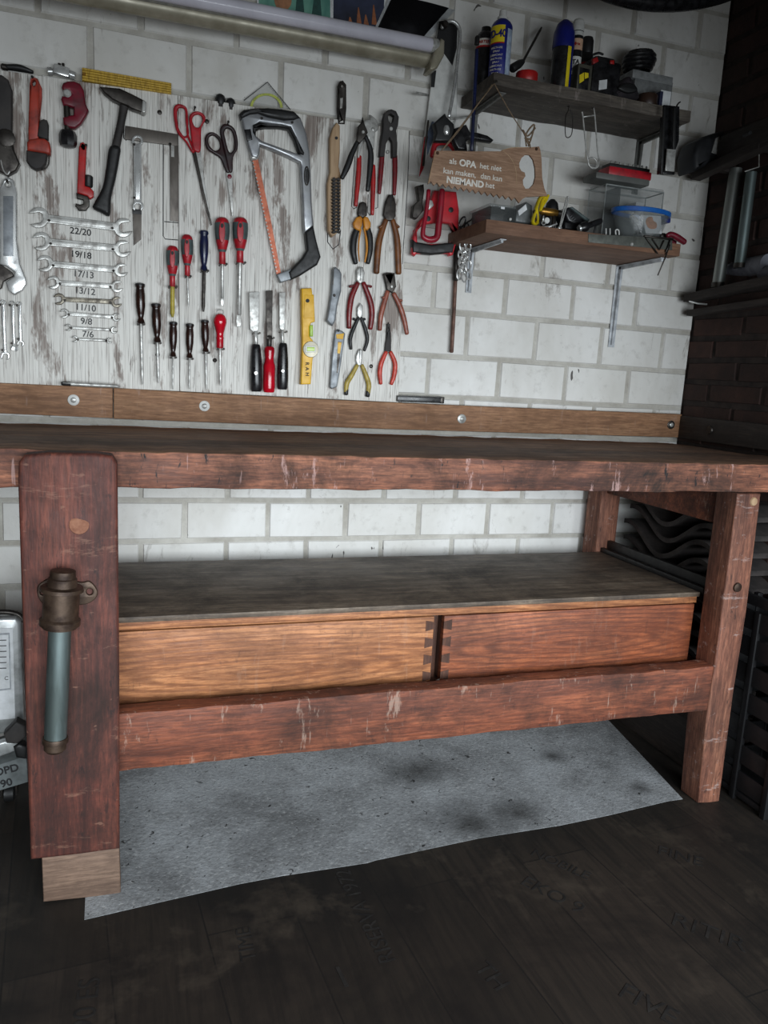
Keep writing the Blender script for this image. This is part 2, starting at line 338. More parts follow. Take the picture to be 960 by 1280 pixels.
# ---------------------------------------------------------------- the room
ROWS = [-.002, .11, .222, .334, .448, .562, .672, .773, .875, .977, 1.093, 1.216, 1.33, 1.445, 1.56, 1.675, 1.795, 1.91, 2.024, 2.136, 2.25, 2.36]
def blockwall(x0, x1, pitch, off, rows, joint, depth=.006, jit=.0015):
    bm = bmesh.new(); rnd = random.Random(3)
    for i, (za, zb) in enumerate(zip(rows, rows[1:])):
        o = off+(pitch/2 if i % 2 else 0); k = math.floor((x0-o)/pitch)
        while o+k*pitch < x1:
            a = max(x0, o+k*pitch+joint/2); b = min(x1, o+(k+1)*pitch-joint/2); k += 1
            if b-a < .01: continue
            j = [rnd.uniform(-jit, jit) for _ in range(8)]; yf = rnd.uniform(-.001, .001); c = .003
            q = [(a+j[0], za+joint/2+j[1]), (b+j[2], za+joint/2+j[3]), (b+j[4], zb-joint/2+j[5]), (a+j[6], zb-joint/2+j[7])]
            cx, cz = (a+b)/2, (za+zb)/2
            B = [bm.verts.new((x, depth, z)) for x, z in q]
            Fv = [bm.verts.new((x+(c if x < cx else -c), yf, z+(c if z < cz else -c))) for x, z in q]
            bm.faces.new(Fv)
            for n in range(4): bm.faces.new((B[n], B[(n+1) % 4], Fv[(n+1) % 4], Fv[n]))
    me = from_bm(bm); return me
XR = 1.712
wm = blockwall(-.75, XR, .224, .9367, ROWS, .011, .0055)
mm = boxm(-.75, XR, .0045, .12, 0, 2.36, 0)
bm = bmesh.new(); bm.from_mesh(mm); 
for f in bm.faces: f.material_index = 1
n0 = len(bm.faces); bm.from_mesh(wm); me = from_bm(bm)
for p in me.polygons: p.material_index = 1 if p.index < n0 else 0
wb = struct(link('wall_back', me, [MB, MM], None, 0))
# right wall: dark bricks, built along x then turned to face the room
rr = [i*.0665 for i in range(37)]
wm = blockwall(-.14, 1.25, .22, 0, rr, .013, .008, .002); mm = boxm(-.14, 1.25, .005, .1, 0, 2.4, 0)
bm = bmesh.new(); bm.from_mesh(mm); n0 = len(bm.faces); bm.from_mesh(wm); me = from_bm(bm)
for p in me.polygons: p.material_index = 1 if p.index < n0 else 0
me.transform(Matrix.Translation((XR, 0, 0)) @ Matrix.Rotation(-math.pi/2, 4, 'Z'))
struct(link('wall_right', me, [DB, mat('dark_mortar', (52, 42, 38), .9, 0, (36, 30, 28), 30)], None, 0))
fl = struct(box('floor', None, -2.2, XR+.1, -3.6, .12, -.05, 0, FLOOR, 0))
# pale rough patch of bare concrete left open in the dark sheet
def slab(name, pts, z0, z1, m, par=None):
    bm = bmesh.new(); a = [bm.verts.new((x, y, z0)) for x, y in pts]; b = [bm.verts.new((x, y, z1)) for x, y in pts]
    bm.faces.new(b); bm.faces.new(a[::-1])
    for i in range(len(pts)): bm.faces.new((a[i], a[(i+1) % len(pts)], b[(i+1) % len(pts)], b[i]))
    bmesh.ops.recalc_face_normals(bm, faces=bm.faces); return link(name, from_bm(bm), m, par, 0)
edge = [at(*q, z=.003) for q in [(106, 1147), (200, 1125), (300, 1103), (355, 1093), (460, 1077), (470, 1073), (600, 1047), (700, 1030), (760, 1019), (835, 1000), (852, 997)]]
edge = [(v.x+random.uniform(-.002, .002), v.y+random.uniform(-.003, .003)) for v in edge]
slab('floor_concrete', edge+[(1.44, -.19), (1.47, .0), (-.085, .0)], -.002, .0007, CONC)['kind'] = 'structure'
# stencilled letters on the dark sheet
def floor_text(s, q, ang, size, sx=1):
    c = at(*q, z=.0006); me = textm(s, size, .0002, 0, sx)
    me.transform(Matrix.Translation(c) @ Matrix.Rotation(ang, 4, 'Z')); link('stencilled_lettering', me, FINK, fl, 0)
FINK = mat('faded_stencil_ink', (14, 12, 11), .75, 0, (30, 26, 23), 40)
fl.location = fl.location
for s, q, a, sz in (('RISERVA 1972', (455, 1140), 1.62, .046), ('FINE', (850, 1070), -.75, .05), ('NOBILE', (700, 1080), -.95, .04), ('EKO 9', (690, 1118), -1.0, .05),
                    ('TH', (614, 1220), -1.3, .05), ('FIVE', (810, 1255), -1.0, .055), ('390 ES', (108, 1262), 1.5, .05), ('TIME', (308, 1180), 1.55, .04), ('RITIR', (885, 1165), -.85, .06), ('1', (428, 1222), .1, .07)):
    floor_text(s, q, a, sz)
# planks screwed along the wall
def batten(name, q, y, th, m=W_BAT):
    return struct(link(name, flatm('p', q, y, th, .003), m, None))
b1 = batten('trim_1', [(-60, 476), (141, 485), (141, 523), (-60, 514)], -.03, .03)
b2 = batten('trim_2', [(142, 485), (400, 499), (600, 508), (853, 518), (849, 547), (470, 536), (142, 523.5)], -.031, .031)
b3 = struct(box('trim_3', None, XR-.028, XR, -.7, -.032, .885, .955, W_RACK, .003))
def screw(par, k, q, y, r, m, dark=INK):
    c = P(k, q, y); w = lathe('washer', par, c, c+Vector((0, -.003, 0)), [(0, r), (.7, r), (1, r*.85)], m)
    lathe('screw', par, c+Vector((0, -.003, 0)), c+Vector((0, -.006, 0)), [(0, r*.5), (.6, r*.5), (1, r*.3)], STEEL)
for b, q, m in ((b1, (92, 500), WHITE), (b2, (255.5, 507.5), WHITE), (b2, (577, 523.5), STEEL), (b2, (838.5, 531), DSTEEL)): screw(b, 'p', q, -.031, .0135, m)
c = Vector((XR-.028, -.17, .922)); lathe('washer', b3, c, c+Vector((-.004, 0, 0)), [(0, .014), (1, .012)], DSTEEL)
# ---------------------------------------------------------------- the two board panels
YB = -.02
def pan(label, q, cuts):
    o = tag(link('tool_board', flatm('p', q, YB, .016, .0012), BOARD, None), label, 'tool board', 'whitewashed plank boards behind the hand tools')
    for k, s in cuts: 
        c = P(k, s, YB); w = lathe('screw', o, c, c+Vector((0, -.002, 0)), [(0, .0055), (.5, .0055), (1, .004)], DSTEEL, 12)
    return o
pl = pan('wider whitewashed plank board behind the spanners and hammer', [(-60, 79), (222, 119), (224.3, 489), (-60, 476)], [('A', (798, 322)), ('D', (205, 757))])
pr = pan('whitewashed plank board behind the hacksaw and pliers', [(222.6, 119), (512, 163), (505, 335), (498, 503), (224.9, 489)], [('C', (617, 297)), ('D', (517, 787)), ('F', (607, 735))])
for s, q in (('22/20', (403, 199)), ('19/18', (405, 315)), ('17/13', (418, 413)), ('13/12', (425, 497)), ('11/10', (428, 580)), ('9/8', (432, 648)), ('7/6', (440, 712))):
    wall_text('size_marking', pl, s, P('B', q, YB-.0004), .021, INK if s in ('22/20', '19/18') else INKG, -.03, .0003)
def pen(par, k, pts, r=.0011, closed=False): tube('pen_outline', par, [P(k, q, YB-.0004) for q in pts], r, INK, n=6, smooth=False, fy=.4, closed=closed)
pen(pl, 'A', [(620, 385), (618, 450), (632, 462)]); pen(pl, 'A', [(816, 475), (816, 940), (826, 955), (890, 960)]); pen(pl, 'A', [(822, 868), (890, 874)])
pen(pr, 'O', [(145, 400), (118, 780), (135, 800), (160, 785)]); pen(pr, 'O', [(245, 690), (243, 830), (262, 850)]); pen(pr, 'O', [(320, 680), (318, 790), (300, 796)])
pen(pr, 'p', [(512, 164), (509.5, 230), (503, 330)], .0009)
def hook(k, q, y=-.034):
    pass
# ---------------------------------------------------------------- the workbench
BX1 = 1.675; YF = -.643
bench = thing('workbench', 'old dark red-brown wooden workbench with vise jaw, shelf and two drawers', 'workbench', (.62, -.35, 0))
def jag(me, amp=.004, ax=2, sc=14, lim=None):
    """worn, knocked edges"""
    for v in me.vertices:
        d = noise.noise(Vector((v.co.x*sc, v.co.y*sc, v.co.z*sc*.5)))*amp; d2 = noise.noise(Vector((v.co.x*sc*3+5, v.co.y*sc, v.co.z*sc)))*amp*.5
        if lim is None or lim(v.co): v.co.z += d+d2; v.co.y += (d2-abs(d))*.4
    return me
def longbox(x0, x1, y0, y1, z0, z1, n=90, bev=.004):
    bm = bmesh.new(); bm.from_mesh(boxm(x0, x1, y0, y1, z0, z1, bev, 2))
    for i in range(1, n): bmesh.ops.bisect_plane(bm, geom=bm.verts[:]+bm.edges[:]+bm.faces[:], plane_co=(x0+(x1-x0)*i/n, 0, 0), plane_no=(1, 0, 0))
    return from_bm(bm)
link('bench_top', jag(longbox(-.75, BX1, YF, -.40, .805, .873, 120, .007), .0028), [W_SLAB], bench)
bt = bench.children[0]; bt.data.materials.append(W_TOP)
for p in bt.data.polygons: p.material_index = 1 if p.normal.z > .7 else 0
link('rear_board', jag(longbox(-.75, BX1, -.397, -.065, .815, .868, 40, .004), .002), W_TOP, bench)
link('back_strip', jag(longbox(-.75, BX1-.01, -.064, -.032, .80, .868, 40, .004), .003), W_BAT, bench)
link('rail', jag(longbox(-.13, 1.383, YF+.004, YF+.05, .253, .371, 70, .005), .003), W_RAIL, bench)
link('leg', jag(merge([flatm('p', [(922, 617), (951.5, 617), (933, 767), (917, 867), (899, 1004), (873, 1004), (883, 900), (893.5, 833), (908, 723)], YF, .07, .004)]), .002), W_LEG, bench)
link('leg', boxm(1.372, 1.440, -.105, -.032, 0, .80, .004), W_LEG, bench)
link('leg', boxm(-.135, -.03, YF+.005, YF+.075, .02, .805, .004), W_LEG, bench)
link('leg', boxm(-.14, -.03, -.105, -.032, 0, .80, .004), W_LEG, bench)
link('end_rail', boxm(1.39, 1.425, YF+.07, -.105, .715, .805, .003), W_RAIL, bench)
link('end_rail', boxm(1.39, 1.425, YF+.07, -.105, .25, .345, .003), W_RAIL, bench)
bolt = lathe('bolt', bench, at(921, 734, y=YF), at(921, 734, y=YF)+Vector((0, -.006, 0)), [(0, .012), (.8, .011), (1, .006)], RUST)
lathe('plug', bench, at(942, 627, y=YF), at(942, 627, y=YF)+Vector((0, -.003, 0)), [(0, .011), (1, .009)], PALEW)
# shelf and drawers
ZS = .5345; YS = -.55
sh = link('shelf', longbox(-.135, 1.385, YS-.004, -.112, ZS-.012, ZS, 12, .002), W_SHELF, bench)
link('shelf_edge', boxm(-.135, 1.380, YS, YS+.02, .506, ZS-.012, .001), W_PINE, bench)
def drawer(x0, x1, m, side):
    d = link('drawer', boxm(x0, x1, YS, YS+.018, .347, .503, .0025), m, bench)
    bm = [boxm(x0+.002, x0+.014, YS+.018, -.15, .35, .50, .001), boxm(x1-.014, x1-.002, YS+.018, -.15, .35, .50, .001), boxm(x0+.01, x1-.01, YS+.018, -.15, .352, .36, .001), boxm(x0+.01, x1-.01, -.16, -.148, .35, .50, .001)]
    link('drawer_box', merge(bm), W_DARK, d)
    ms = []
    for i in range(4):
        z = .362+i*.040; a, b = (x1, x1-.020) if side > 0 else (x0, x0+.020)
        ms.append(poly_mesh([[(a, z-.008), (a, z+.008), (b, z+.0125), (b, z-.0125)]], YS-.0006, .004, .0003))
    link('dovetails', merge(ms), W_DARK, d)
    return d
drawer(-.12, .662, W_PINE, 1); drawer(.686, 1.376, W_PINER, -1)
link('drawer_divider', boxm(.664, .684, YS+.03, -.15, .345, .507, .001), W_DARK, bench)
link('drawer_runner', boxm(-.135, 1.385, YS-.02, YS+.12, .325, .345, .001), W_DARK, bench)
k = P('p', (547, 849), YS-.01); lathe('peg', bench, k, k+Vector((.004, -.006, -.014)), [(0, .005), (1, .004)], STEEL, 8)
# vise jaw
YC = -.69
c = [(22, 600), (23, 578), (30, 569), (60, 566), (120, 567), (140, 570), (146.5, 580), (147, 612), (149, 850), (149.5, 1062), (100, 1069), (38, 1076), (30, 850)]
bm = bmesh.new(); bm.from_mesh(flatm('p', c, YC, .0465, .007))
jaw = link('vise_jaw', from_bm(bm), W_CHOP, bench)
link('foot_block', merge([flatm('p', [(52, 1072), (149, 1060), (151, 1118), (54, 1128)], -.6505, .05, .003)]), W_FOOT, jaw)
link('plug', lathem(P('p', (99, 656), YC), P('p', (99, 656), YC-.002), [(0, .0165), (.7, .016), (1, .012)]), mat('plug_wood', (140, 92, 66), .7, 0, (112, 66, 46), 60), jaw)
fm = [flatm('p', [(46, 738), (52, 728), (70, 722), (100, 728), (112, 727), (121, 737), (121, 746), (112, 754), (98, 757), (70, 760), (52, 754)], YC-.006, .010, .002, True, [circ((112, 740), 4), circ((53, 741), 3)])]
link('flange', merge(fm), RUST, jaw)
y = YC-.042
a, b = P('p', (79, 712), y), P('p', (74.5, 784), y)
link('socket', lathem(a, b, [(0, .012), (.02, .020), (.13, .021), (.15, .023), (.28, .024), (.30, .034), (.36, .035), (.38, .029), (.82, .029), (.86, .033), (.95, .033), (.97, .028), (1, .028)], 28), RUST, jaw)
link('collar_stem', lathem(P('p', (77, 745), YC+.002), P('p', (77, 745), y), [(0, .026), (1, .024)]), RUST, jaw)
a2, b2_ = P('p', (75, 780), y), P('p', (69, 928), y); pipe = link('handle_pipe', lathem(a2, b2_, [(0, .0185), (1, .0185)], 28), GALV, jaw)
link('end_cap', lathem(P('p', (69.2, 921), y), P('p', (68.5, 939), y), [(0, .0205), (.1, .0215), (.35, .0215), (.4, .018), (.8, .0185), (1, .014)], 28), RUST, pipe)
YELR = mat('ruler_yellow', (196, 160, 56), .55, 0, (150, 118, 36), 60, stretch=(8, 1, 1))
YELS = mat('dull_yellow_shaft', (176, 158, 56), .5)
DSTEEL2 = mat('dark_flat_steel', (104, 98, 92), .42, .6, (64, 58, 54), 18, stretch=(1, 1, .4))
BROWNP = mat('dark_maroon_plastic', (46, 26, 28), .4, 0, (28, 18, 20), 40)
GREY2 = mat('silver_paint', (168, 170, 172), .34, .6, (140, 142, 146), 30)
DREDG = mat('maroon_grip', (122, 30, 32), .35, 0, (90, 18, 22), 40)
GALVL = mat('bright_pipe', (158, 162, 158), .4, .7, (118, 122, 118), 18, stretch=(1, 1, .2))
# ---------------------------------------------------------------- hand tools on the boards
def tool(name, label, cat, k, q, d=.02, group=None): 
    c = P(k, q, YB); c.y = YB-d/2; return thing(name, label, cat, c, group)
def nail(par, k, q, L=.02):
    c = P(k, q, YB-.001); return lathe('nail', par, c, c+Vector((0, -L, .002)), [(0, .0016), (.9, .0016), (.9, .003), (1, .003)], DSTEEL, 8)
def spanner(label, k, A, RA, B_, RB, half, angA, angB, endA='open', endB='open', m=None, th=.006, ropen=.52, group='spanners on the board', dia=0, name='open_end_spanner'):
    """outline of a double ended spanner; angles are offsets of the jaw from the long axis (zoom pixels)"""
    ax = math.atan2(B_[1]-A[1], B_[0]-A[0]); o = tool(name, label, 'spanner', k, ((A[0]+B_[0])/2, (A[1]+B_[1])/2), .012, group)
    out = []; holes = []
    for c, R, s, kind, off in ((A, RA, math.pi, endA, angA), (B_, RB, 0, endB, angB)):
        dirn = ax+s; base = dirn+math.pi; g = math.asin(min(.9, half/R))
        a0 = base+g; pts = []
        if kind == 'ring':
            for i in range(21): a = a0+(2*math.pi-2*g)*i/20; pts.append((c[0]+R*math.cos(a), c[1]+R*math.sin(a)))
            holes.append(circ(c, R*.56, 12))
        else:
            jd = dirn+off; w = R*ropen; jh = math.asin(w/(R*1.06))
            e0 = jd-jh; e1 = jd+jh
            while e0 < a0: e0 += 2*math.pi
            while e1 < e0: e1 += 2*math.pi
            for i in range(9): a = a0+(e0-a0)*i/8; r_ = R*(1.0+.10*(i/8)); pts.append((c[0]+r_*math.cos(a), c[1]+r_*math.sin(a)))
            ux, uy = math.cos(jd), math.sin(jd); vx, vy = -uy, ux
            for u_, v_ in ((.25, -w), (-.12, -w), (-.38, -w*.5), (-.38, w*.5), (-.12, w), (.25, w)):
                rr_ = u_*R; pts.append((c[0]+ux*rr_+vx*v_, c[1]+uy*rr_+vy*v_))
            aend = base-g+2*math.pi
            while aend < e1: aend += 2*math.pi
            for i in range(9): a = e1+(aend-e1)*i/8; r_ = R*(1.1-.10*(i/8)); pts.append((c[0]+r_*math.cos(a), c[1]+r_*math.sin(a)))
        out += pts
    m = m or STEEL
    link('body', flatm(k, out, YB-.005-th, th, .0014, False, holes), m, o)
    L = math.hypot(B_[0]-A[0], B_[1]-A[1]); ux, uy = (B_[0]-A[0])/L, (B_[1]-A[1])/L
    def q(t, v): return (A[0]+ux*t-uy*v, A[1]+uy*t+ux*v)
    a, b = RA*1.15, L-RB*1.15
    link('raised_panel', flatm(k, [q(a, -half*.55), q(b, -half*.55), q(b, half*.55), q(a, half*.55)], YB-.005-th-.0009, .003, .0006), m, o)
    nail(o, k, q(a-2, half*.9), .016); nail(o, k, q(b+2, half*.9), .016)
    return o
ordn = ['largest', 'second largest', 'third', 'fourth', 'fifth', 'sixth', 'seventh', 'smallest']
szs = ['22/20', '19/18', '17/13', '13/12', '11/10', '9/8', '7/6', None]
SP = [((195, 127), 50, (615, 178), 46), ((208, 246), 45, (612, 283), 41), ((226, 357), 40, (605, 390), 33), ((268, 452), 32, (585, 472), 29),
      ((296, 535), 28, (582, 550), 26), ((322, 607), 23, (582, 626), 20), ((340, 677), 17, (570, 690), 17), ((374, 735), 16, (547, 743), 14)]
for i, (a, ra, b, rb) in enumerate(SP):
    lb = 'steel open-end spanner hanging flat above the marking '+szs[i] if szs[i] else 'smallest steel open-end spanner, lowest of the ladder of spanners'
    spanner(lb, 'B', a, ra, b, rb, ra*.40 if i < 4 else ra*.42, -.28, -.3, m=STEEL if i != 4 else mat('tarnished_steel', (126, 120, 108), .4, .8, (84, 78, 70), 60))
for i, (a, b, ra, rb, lb) in enumerate((((13, 553), (26, 818), 15, 22, 'longest small combination spanner standing at the left edge of the board'), ((60, 557), (72, 780), 14, 18, 'middle small combination spanner between two others at bottom left'),
                            ((96, 560), (103, 757), 12, 17, 'shortest small combination spanner, right one of three at bottom left'))):
    spanner(lb, 'B', a, ra, b, rb, 8, 0, .25, endA='ring', m=CHROME, th=.005, group='small combination spanners', name='combination_spanner')
spanner('chrome ratchet combination spanner hanging upright beside the hammer', 'A', (687, 463), 29, (689, 788), 27, 19, 0, 0, endA='ring', m=CHROME, th=.009, group='combination spanners', name='ratchet_spanner')
# adjustable wrenches at the left edge
o = tool('adjustable_wrench', 'long chrome adjustable wrench hanging at the left edge of the board', 'wrench', 'p', (10, 300))
flat('body', o, 'p', [(-1, 236), (4, 224), (10, 221), (17, 225), (21, 240), (21, 300), (25, 330), (32, 347), (33, 355), (28, 363), (18, 369), (10, 363), (7, 352), (17, 346), (18, 340), (8, 333), (-1, 330)], YB-.016, .014, CHROME, .003, holes=[circ((10, 230), 3.4)])
flat('handle_recess', o, 'p', [(4, 245), (16.5, 245), (16.5, 320), (4, 320)], YB-.0165, .002, GREY, .0005)
flat('jaw', o, 'p', [(-12, 326), (2, 331), (15, 340), (17, 345), (9, 349), (4, 352), (2, 360), (-8, 366), (-14, 350)], YB-.018, .012, DSTEEL, .002)
nail(o, 'p', (10, 229))
o = tool('pipe_wrench', 'black adjustable pipe wrench at the top left corner of the board', 'wrench', 'p', (3, 150))
flat('handle', o, 'p', [(-14, 92), (2, 93), (10, 99), (15, 112), (14.5, 167), (-14, 168)], YB-.028, .024, BGRIME, .005)
flat('upper_jaw', o, 'p', [(-14, 166), (10, 165), (15, 173), (17, 187), (24.5, 204), (20, 213), (9, 219), (-2, 214), (-14, 200)], YB-.03, .026, DSTEEL, .004)
c = P('p', (8, 173), YB-.03); lathe('adjusting_nut', o, c, c+Vector((0, -.008, 0)), [(0, .019), (.8, .019), (1, .015)], DSTEEL, 14)
tube('wire_ring', o, [P('p', q, YB-.032) for q in ((1, 200), (4, 212), (9, 218), (12, 214))], .0018, STEEL)
o = tool('black_lever', 'flat black lever lying on the top edge of the board, left end', 'lever', 'Q', (170, 45))
c0, c1, c2 = P('Q', (58, 28), -.012), P('Q', (180, 38), -.012), P('Q', (290, 72), -.012)
tube('arm', o, [c0, c1, c2], [.006, .0075, .004], BLACK, fy=1.3)
c = P('Q', (60, 30), -.012); lathe('end_stop', o, c+Vector((.002, 0, 0)), c+Vector((-.012, 0, 0)), [(0, .007), (.8, .007), (1, .004)], DSTEEL, 12)
o = tool('pipe_wrench', 'larger orange-red pipe wrench hanging head down on the board', 'wrench', 'Q', (330, 500))
flat('handle', o, 'Q', [(262, 170), (270, 128), (300, 112), (332, 125), (345, 160), (346, 430), (342, 690), (250, 690), (250, 560), (258, 330)], YB-.024, .02, ORED, .004, holes=[circ((300, 165), 15, 12, 28)])
flat('web', o, 'Q', [(335, 130), (372, 215), (372, 300), (350, 520), (340, 520)], YB-.014, .01, ORED, .002)
flat('head_housing', o, 'Q', [(238, 690), (262, 668), (330, 655), (395, 660), (437, 690), (448, 740), (446, 800), (400, 790), (240, 764)], YB-.033, .03, ORED, .005)
flat('lower_jaw', o, 'Q', [(232, 765), (400, 790), (418, 800), (405, 880), (370, 925), (318, 938), (268, 910), (232, 860)], YB-.03, .026, BGRIME, .004)
flat('hook_jaw', o, 'Q', [(345, 530), (358, 498), (385, 485), (415, 495), (430, 530), (428, 670), (378, 660), (330, 640), (332, 610)], YB-.026, .02, BGRIME, .004)
tube('spring_wire', o, [P('Q', q, YB-.018) for q in ((436, 800), (434, 880), (408, 925), (372, 942))], .0016, DSTEEL)
nail(o, 'Q', (300, 160), .03)
o = tool('pipe_cutter', 'dark red pipe cutter with black knob hanging below the chrome fitting', 'pipe cutter', 'Q', (650, 400))
flat('body', o, 'Q', [(545, 200), (560, 165), (600, 148), (660, 150), (710, 170), (745, 230), (762, 350), (788, 410), (765, 460), (720, 530), (670, 570), (600, 562), (562, 530), (558, 470), (610, 455), (655, 450), (655, 385), (615, 375), (560, 365), (542, 310), (552, 278), (600, 290), (634, 268), (612, 235), (560, 235)], YB-.026, .022, DRED, .005)
c0, c1 = P('Q', (592, 372), YB-.017), P('Q', (602, 615), YB-.019); lathe('screw_rod', o, c0, c1, [(0, .007), (1, .007)], DSTEEL, 12)
c0, c1 = P('Q', (602, 585), YB-.021), P('Q', (606, 745), YB-.021); lathe('knob', o, c0, c1, [(0, .008), (.08, .016), (.3, .0195), (.7, .0195), (.92, .017), (1, .008)], BLACKG, 8)
c = P('Q', (598, 262), YB-.022); lathe('cutting_wheel', o, c+Vector((0, .008, 0)), c+Vector((0, -.006, 0)), [(0, .009), (.8, .009), (1, .006)], STEEL, 16)
o = tool('pipe_wrench', 'small bright red pipe wrench hanging above the largest spanner', 'wrench', 'Q', (750, 1000))
flat('handle', o, 'Q', [(700, 740), (715, 700), (735, 690), (768, 718), (766, 790), (755, 1082), (800, 1095), (832, 1130), (832, 1180), (800, 1200), (775, 1172), (684, 1145), (690, 980)], YB-.018, .015, RED, .003, holes=[circ((737, 738), 9, 10, 18)])
flat('hook_jaw', o, 'A', [(380, 724), (440, 742), (447, 762), (446, 790), (430, 812), (395, 813), (376, 790), (378, 776), (400, 783), (417, 778), (417, 760), (384, 752)], YB-.016, .012, DSTEEL, .002)
c0, c1 = P('Q', (788, 990), YB-.011), P('Q', (785, 1095), YB-.011); lathe('adjusting_nut', o, c0, c1, [(0, .007), (.1, .010), (.9, .010), (1, .008)], BLACK, 14)
nail(o, 'A', (432, 500), .02)
o = tool('tee_fitting', 'small chrome pipe tee standing on the top edge of the board', 'pipe fitting', 'Q', (547, 66))
y = -.012
link('body', obox(P('Q', (547, 66), y), Vector((1, 0, -.14)).normalized(), Vector((0, 1, 0)), Vector((.14, 0, 1)).normalized(), .035, .02, .021, .004), CHROME, o)
c0, c1 = P('Q', (488, 66), y), P('Q', (426, 66), y); lathe('outlet', o, c0, c1, [(0, .006), (.4, .006), (.4, .009), (1, .009)], CHROME, 14)
c0, c1 = P('Q', (606, 85), y), P('Q', (668, 108), y); lathe('outlet', o, c0, c1, [(0, .006), (.3, .006), (.3, .009), (1, .009)], CHROME, 14)
for x in (527, 562): c0, c1 = P('Q', (x, 35), y), P('Q', (x, -6), y); lathe('pin', o, c0, c1, [(0, .003), (1, .003)], DSTEEL, 8)
o = tool('folding_ruler', 'yellow folding ruler resting on the top edge of the board', 'ruler', 'A', (630, 165), 0)
for i in range(5):
    a, b = i/5, (i+.82)/5
    f = lambda t, L: (410, 97+t*65) if L else (857, 175+t*57)
    flat('leaf', o, 'A', [f(a, 1), f(a, 0), f(b, 0), f(b, 1)], -.026, .016, YELR if i % 1 == 0 else YEL, .0008)
c = P('A', (420, 130), -.026); lathe('hinge_pin', o, c, c+Vector((0, -.002, 0)), [(0, .004), (1, .003)], BRASS, 10)
o = tool('hammer', 'claw-less black hammer with rubber grip hanging head up', 'hammer', 'A', (600, 500))
flat('head', o, 'A', [(496, 191), (600, 200), (660, 228), (725, 262), (729, 290), (720, 324), (655, 302), (640, 290), (600, 275), (560, 255), (520, 222)], YB-.032, .026, DSTEEL, .004)
flat('striking_face', o, 'A', [(713, 258), (732, 268), (730, 318), (722, 326), (706, 318)], YB-.034, .03, STEEL, .003)
ptube('shaft', o, 'A', [(625, 262), (608, 360), (578, 500)], YB-.018, [24, 20, 22], BGRIME, fy=.8)
flat('grip', o, 'A', [(549, 488), (600, 492), (597, 545), (578, 650), (556, 740), (548, 832), (505, 818), (464, 796), (474, 765), (512, 690), (530, 590)], YB-.032, .028, BLACK, .009, True)
nail(o, 'A', (640, 290), .03); nail(o, 'A', (585, 262), .03)
o = tool('steel_square', 'flat steel square hanging behind the ratchet spanner', 'square', 'A', (800, 500), .008)
flat('stock', o, 'A', [(628, 388), (889, 430), (890, 490), (622, 456)], YB-.007, .006, DSTEEL2, .001)
flat('blade', o, 'A', [(849, 478), (892, 484), (892, 868), (851, 863)], YB-.0045, .0025, DSTEEL2, .0005)
flat('bright_edge', o, 'A', [(856, 484), (871, 486), (871, 545), (856, 543)], YB-.005, .002, STEEL, .0004)
nail(o, 'A', (850, 490), .012)
o = tool('saw_blade_strip', 'dark pointed steel strip hanging below the ratchet spanner', 'blade', 'p', (171, 285), .004)
flat('strip', o, 'p', [(165.5, 261), (177, 262), (176.5, 299), (167, 307)], YB-.0035, .0025, DSTEEL2, .0005); flat('taped_end', o, 'p', [(165.3, 261), (177.2, 262), (177.1, 268), (165.5, 267)], YB-.0045, .0035, BLACK, .0005)
# scissors
o = tool('scissors', 'large red-handled scissors hanging from a nail on the board', 'scissors', 'C', (530, 450))
flat('handle', o, 'C', [(418, 215), (440, 190), (475, 195), (500, 220), (506, 300), (508, 370), (545, 470), (526, 478), (490, 420), (440, 360), (422, 290)], YB-.014, .010, REDP, .004, True, [[(440, 240), (455, 213), (485, 225), (490, 300), (500, 365), (480, 382), (448, 330)]])
flat('handle', o, 'C', [(512, 270), (530, 240), (570, 234), (605, 258), (608, 290), (585, 340), (580, 470), (547, 474), (530, 440), (518, 340)], YB-.016, .010, REDP, .004, True, [[(530, 285), (545, 258), (575, 255), (592, 283), (575, 325), (547, 326)]])
flat('blade', o, 'C', [(528, 477), (552, 475), (600, 660), (648, 915), (641, 922), (590, 740)], YB-.008, .003, DSTEEL, .0006)
flat('blade', o, 'C', [(550, 473), (580, 470), (583, 500), (600, 640), (648, 915), (596, 700)], YB-.011, .003, STEEL, .0006)
nail(o, 'C', (541, 232), .022)
o = tool('scissors', 'black-handled scissors hanging beside the hacksaw', 'scissors', 'C', (740, 500))
flat('handle', o, 'C', [(605, 410), (615, 372), (650, 358), (690, 380), (712, 420), (720, 460), (752, 560), (765, 592), (736, 602), (700, 520), (660, 490), (620, 460)], YB-.012, .010, BROWNP, .004, True, [[(627, 420), (634, 388), (660, 380), (690, 412), (694, 455), (668, 470), (642, 450)]])
flat('handle', o, 'C', [(696, 345), (715, 312), (750, 312), (785, 340), (803, 400), (802, 460), (776, 510), (773, 592), (750, 598), (736, 540), (722, 470), (705, 400)], YB-.015, .010, BROWNP, .004, True, [[(722, 360), (740, 336), (768, 355), (782, 410), (780, 460), (760, 482), (745, 462), (730, 400)]])
flat('blade', o, 'C', [(732, 606), (752, 570), (775, 600), (770, 640), (776, 862), (768, 864), (752, 745)], YB-.009, .004, STEEL, .0008)
c = P('C', (753, 628), YB-.009); lathe('pivot', o, c, c+Vector((0, -.003, 0)), [(0, .0055), (.7, .0055), (1, .004)], DRED, 14)
nail(o, 'C', (740, 318), .022)
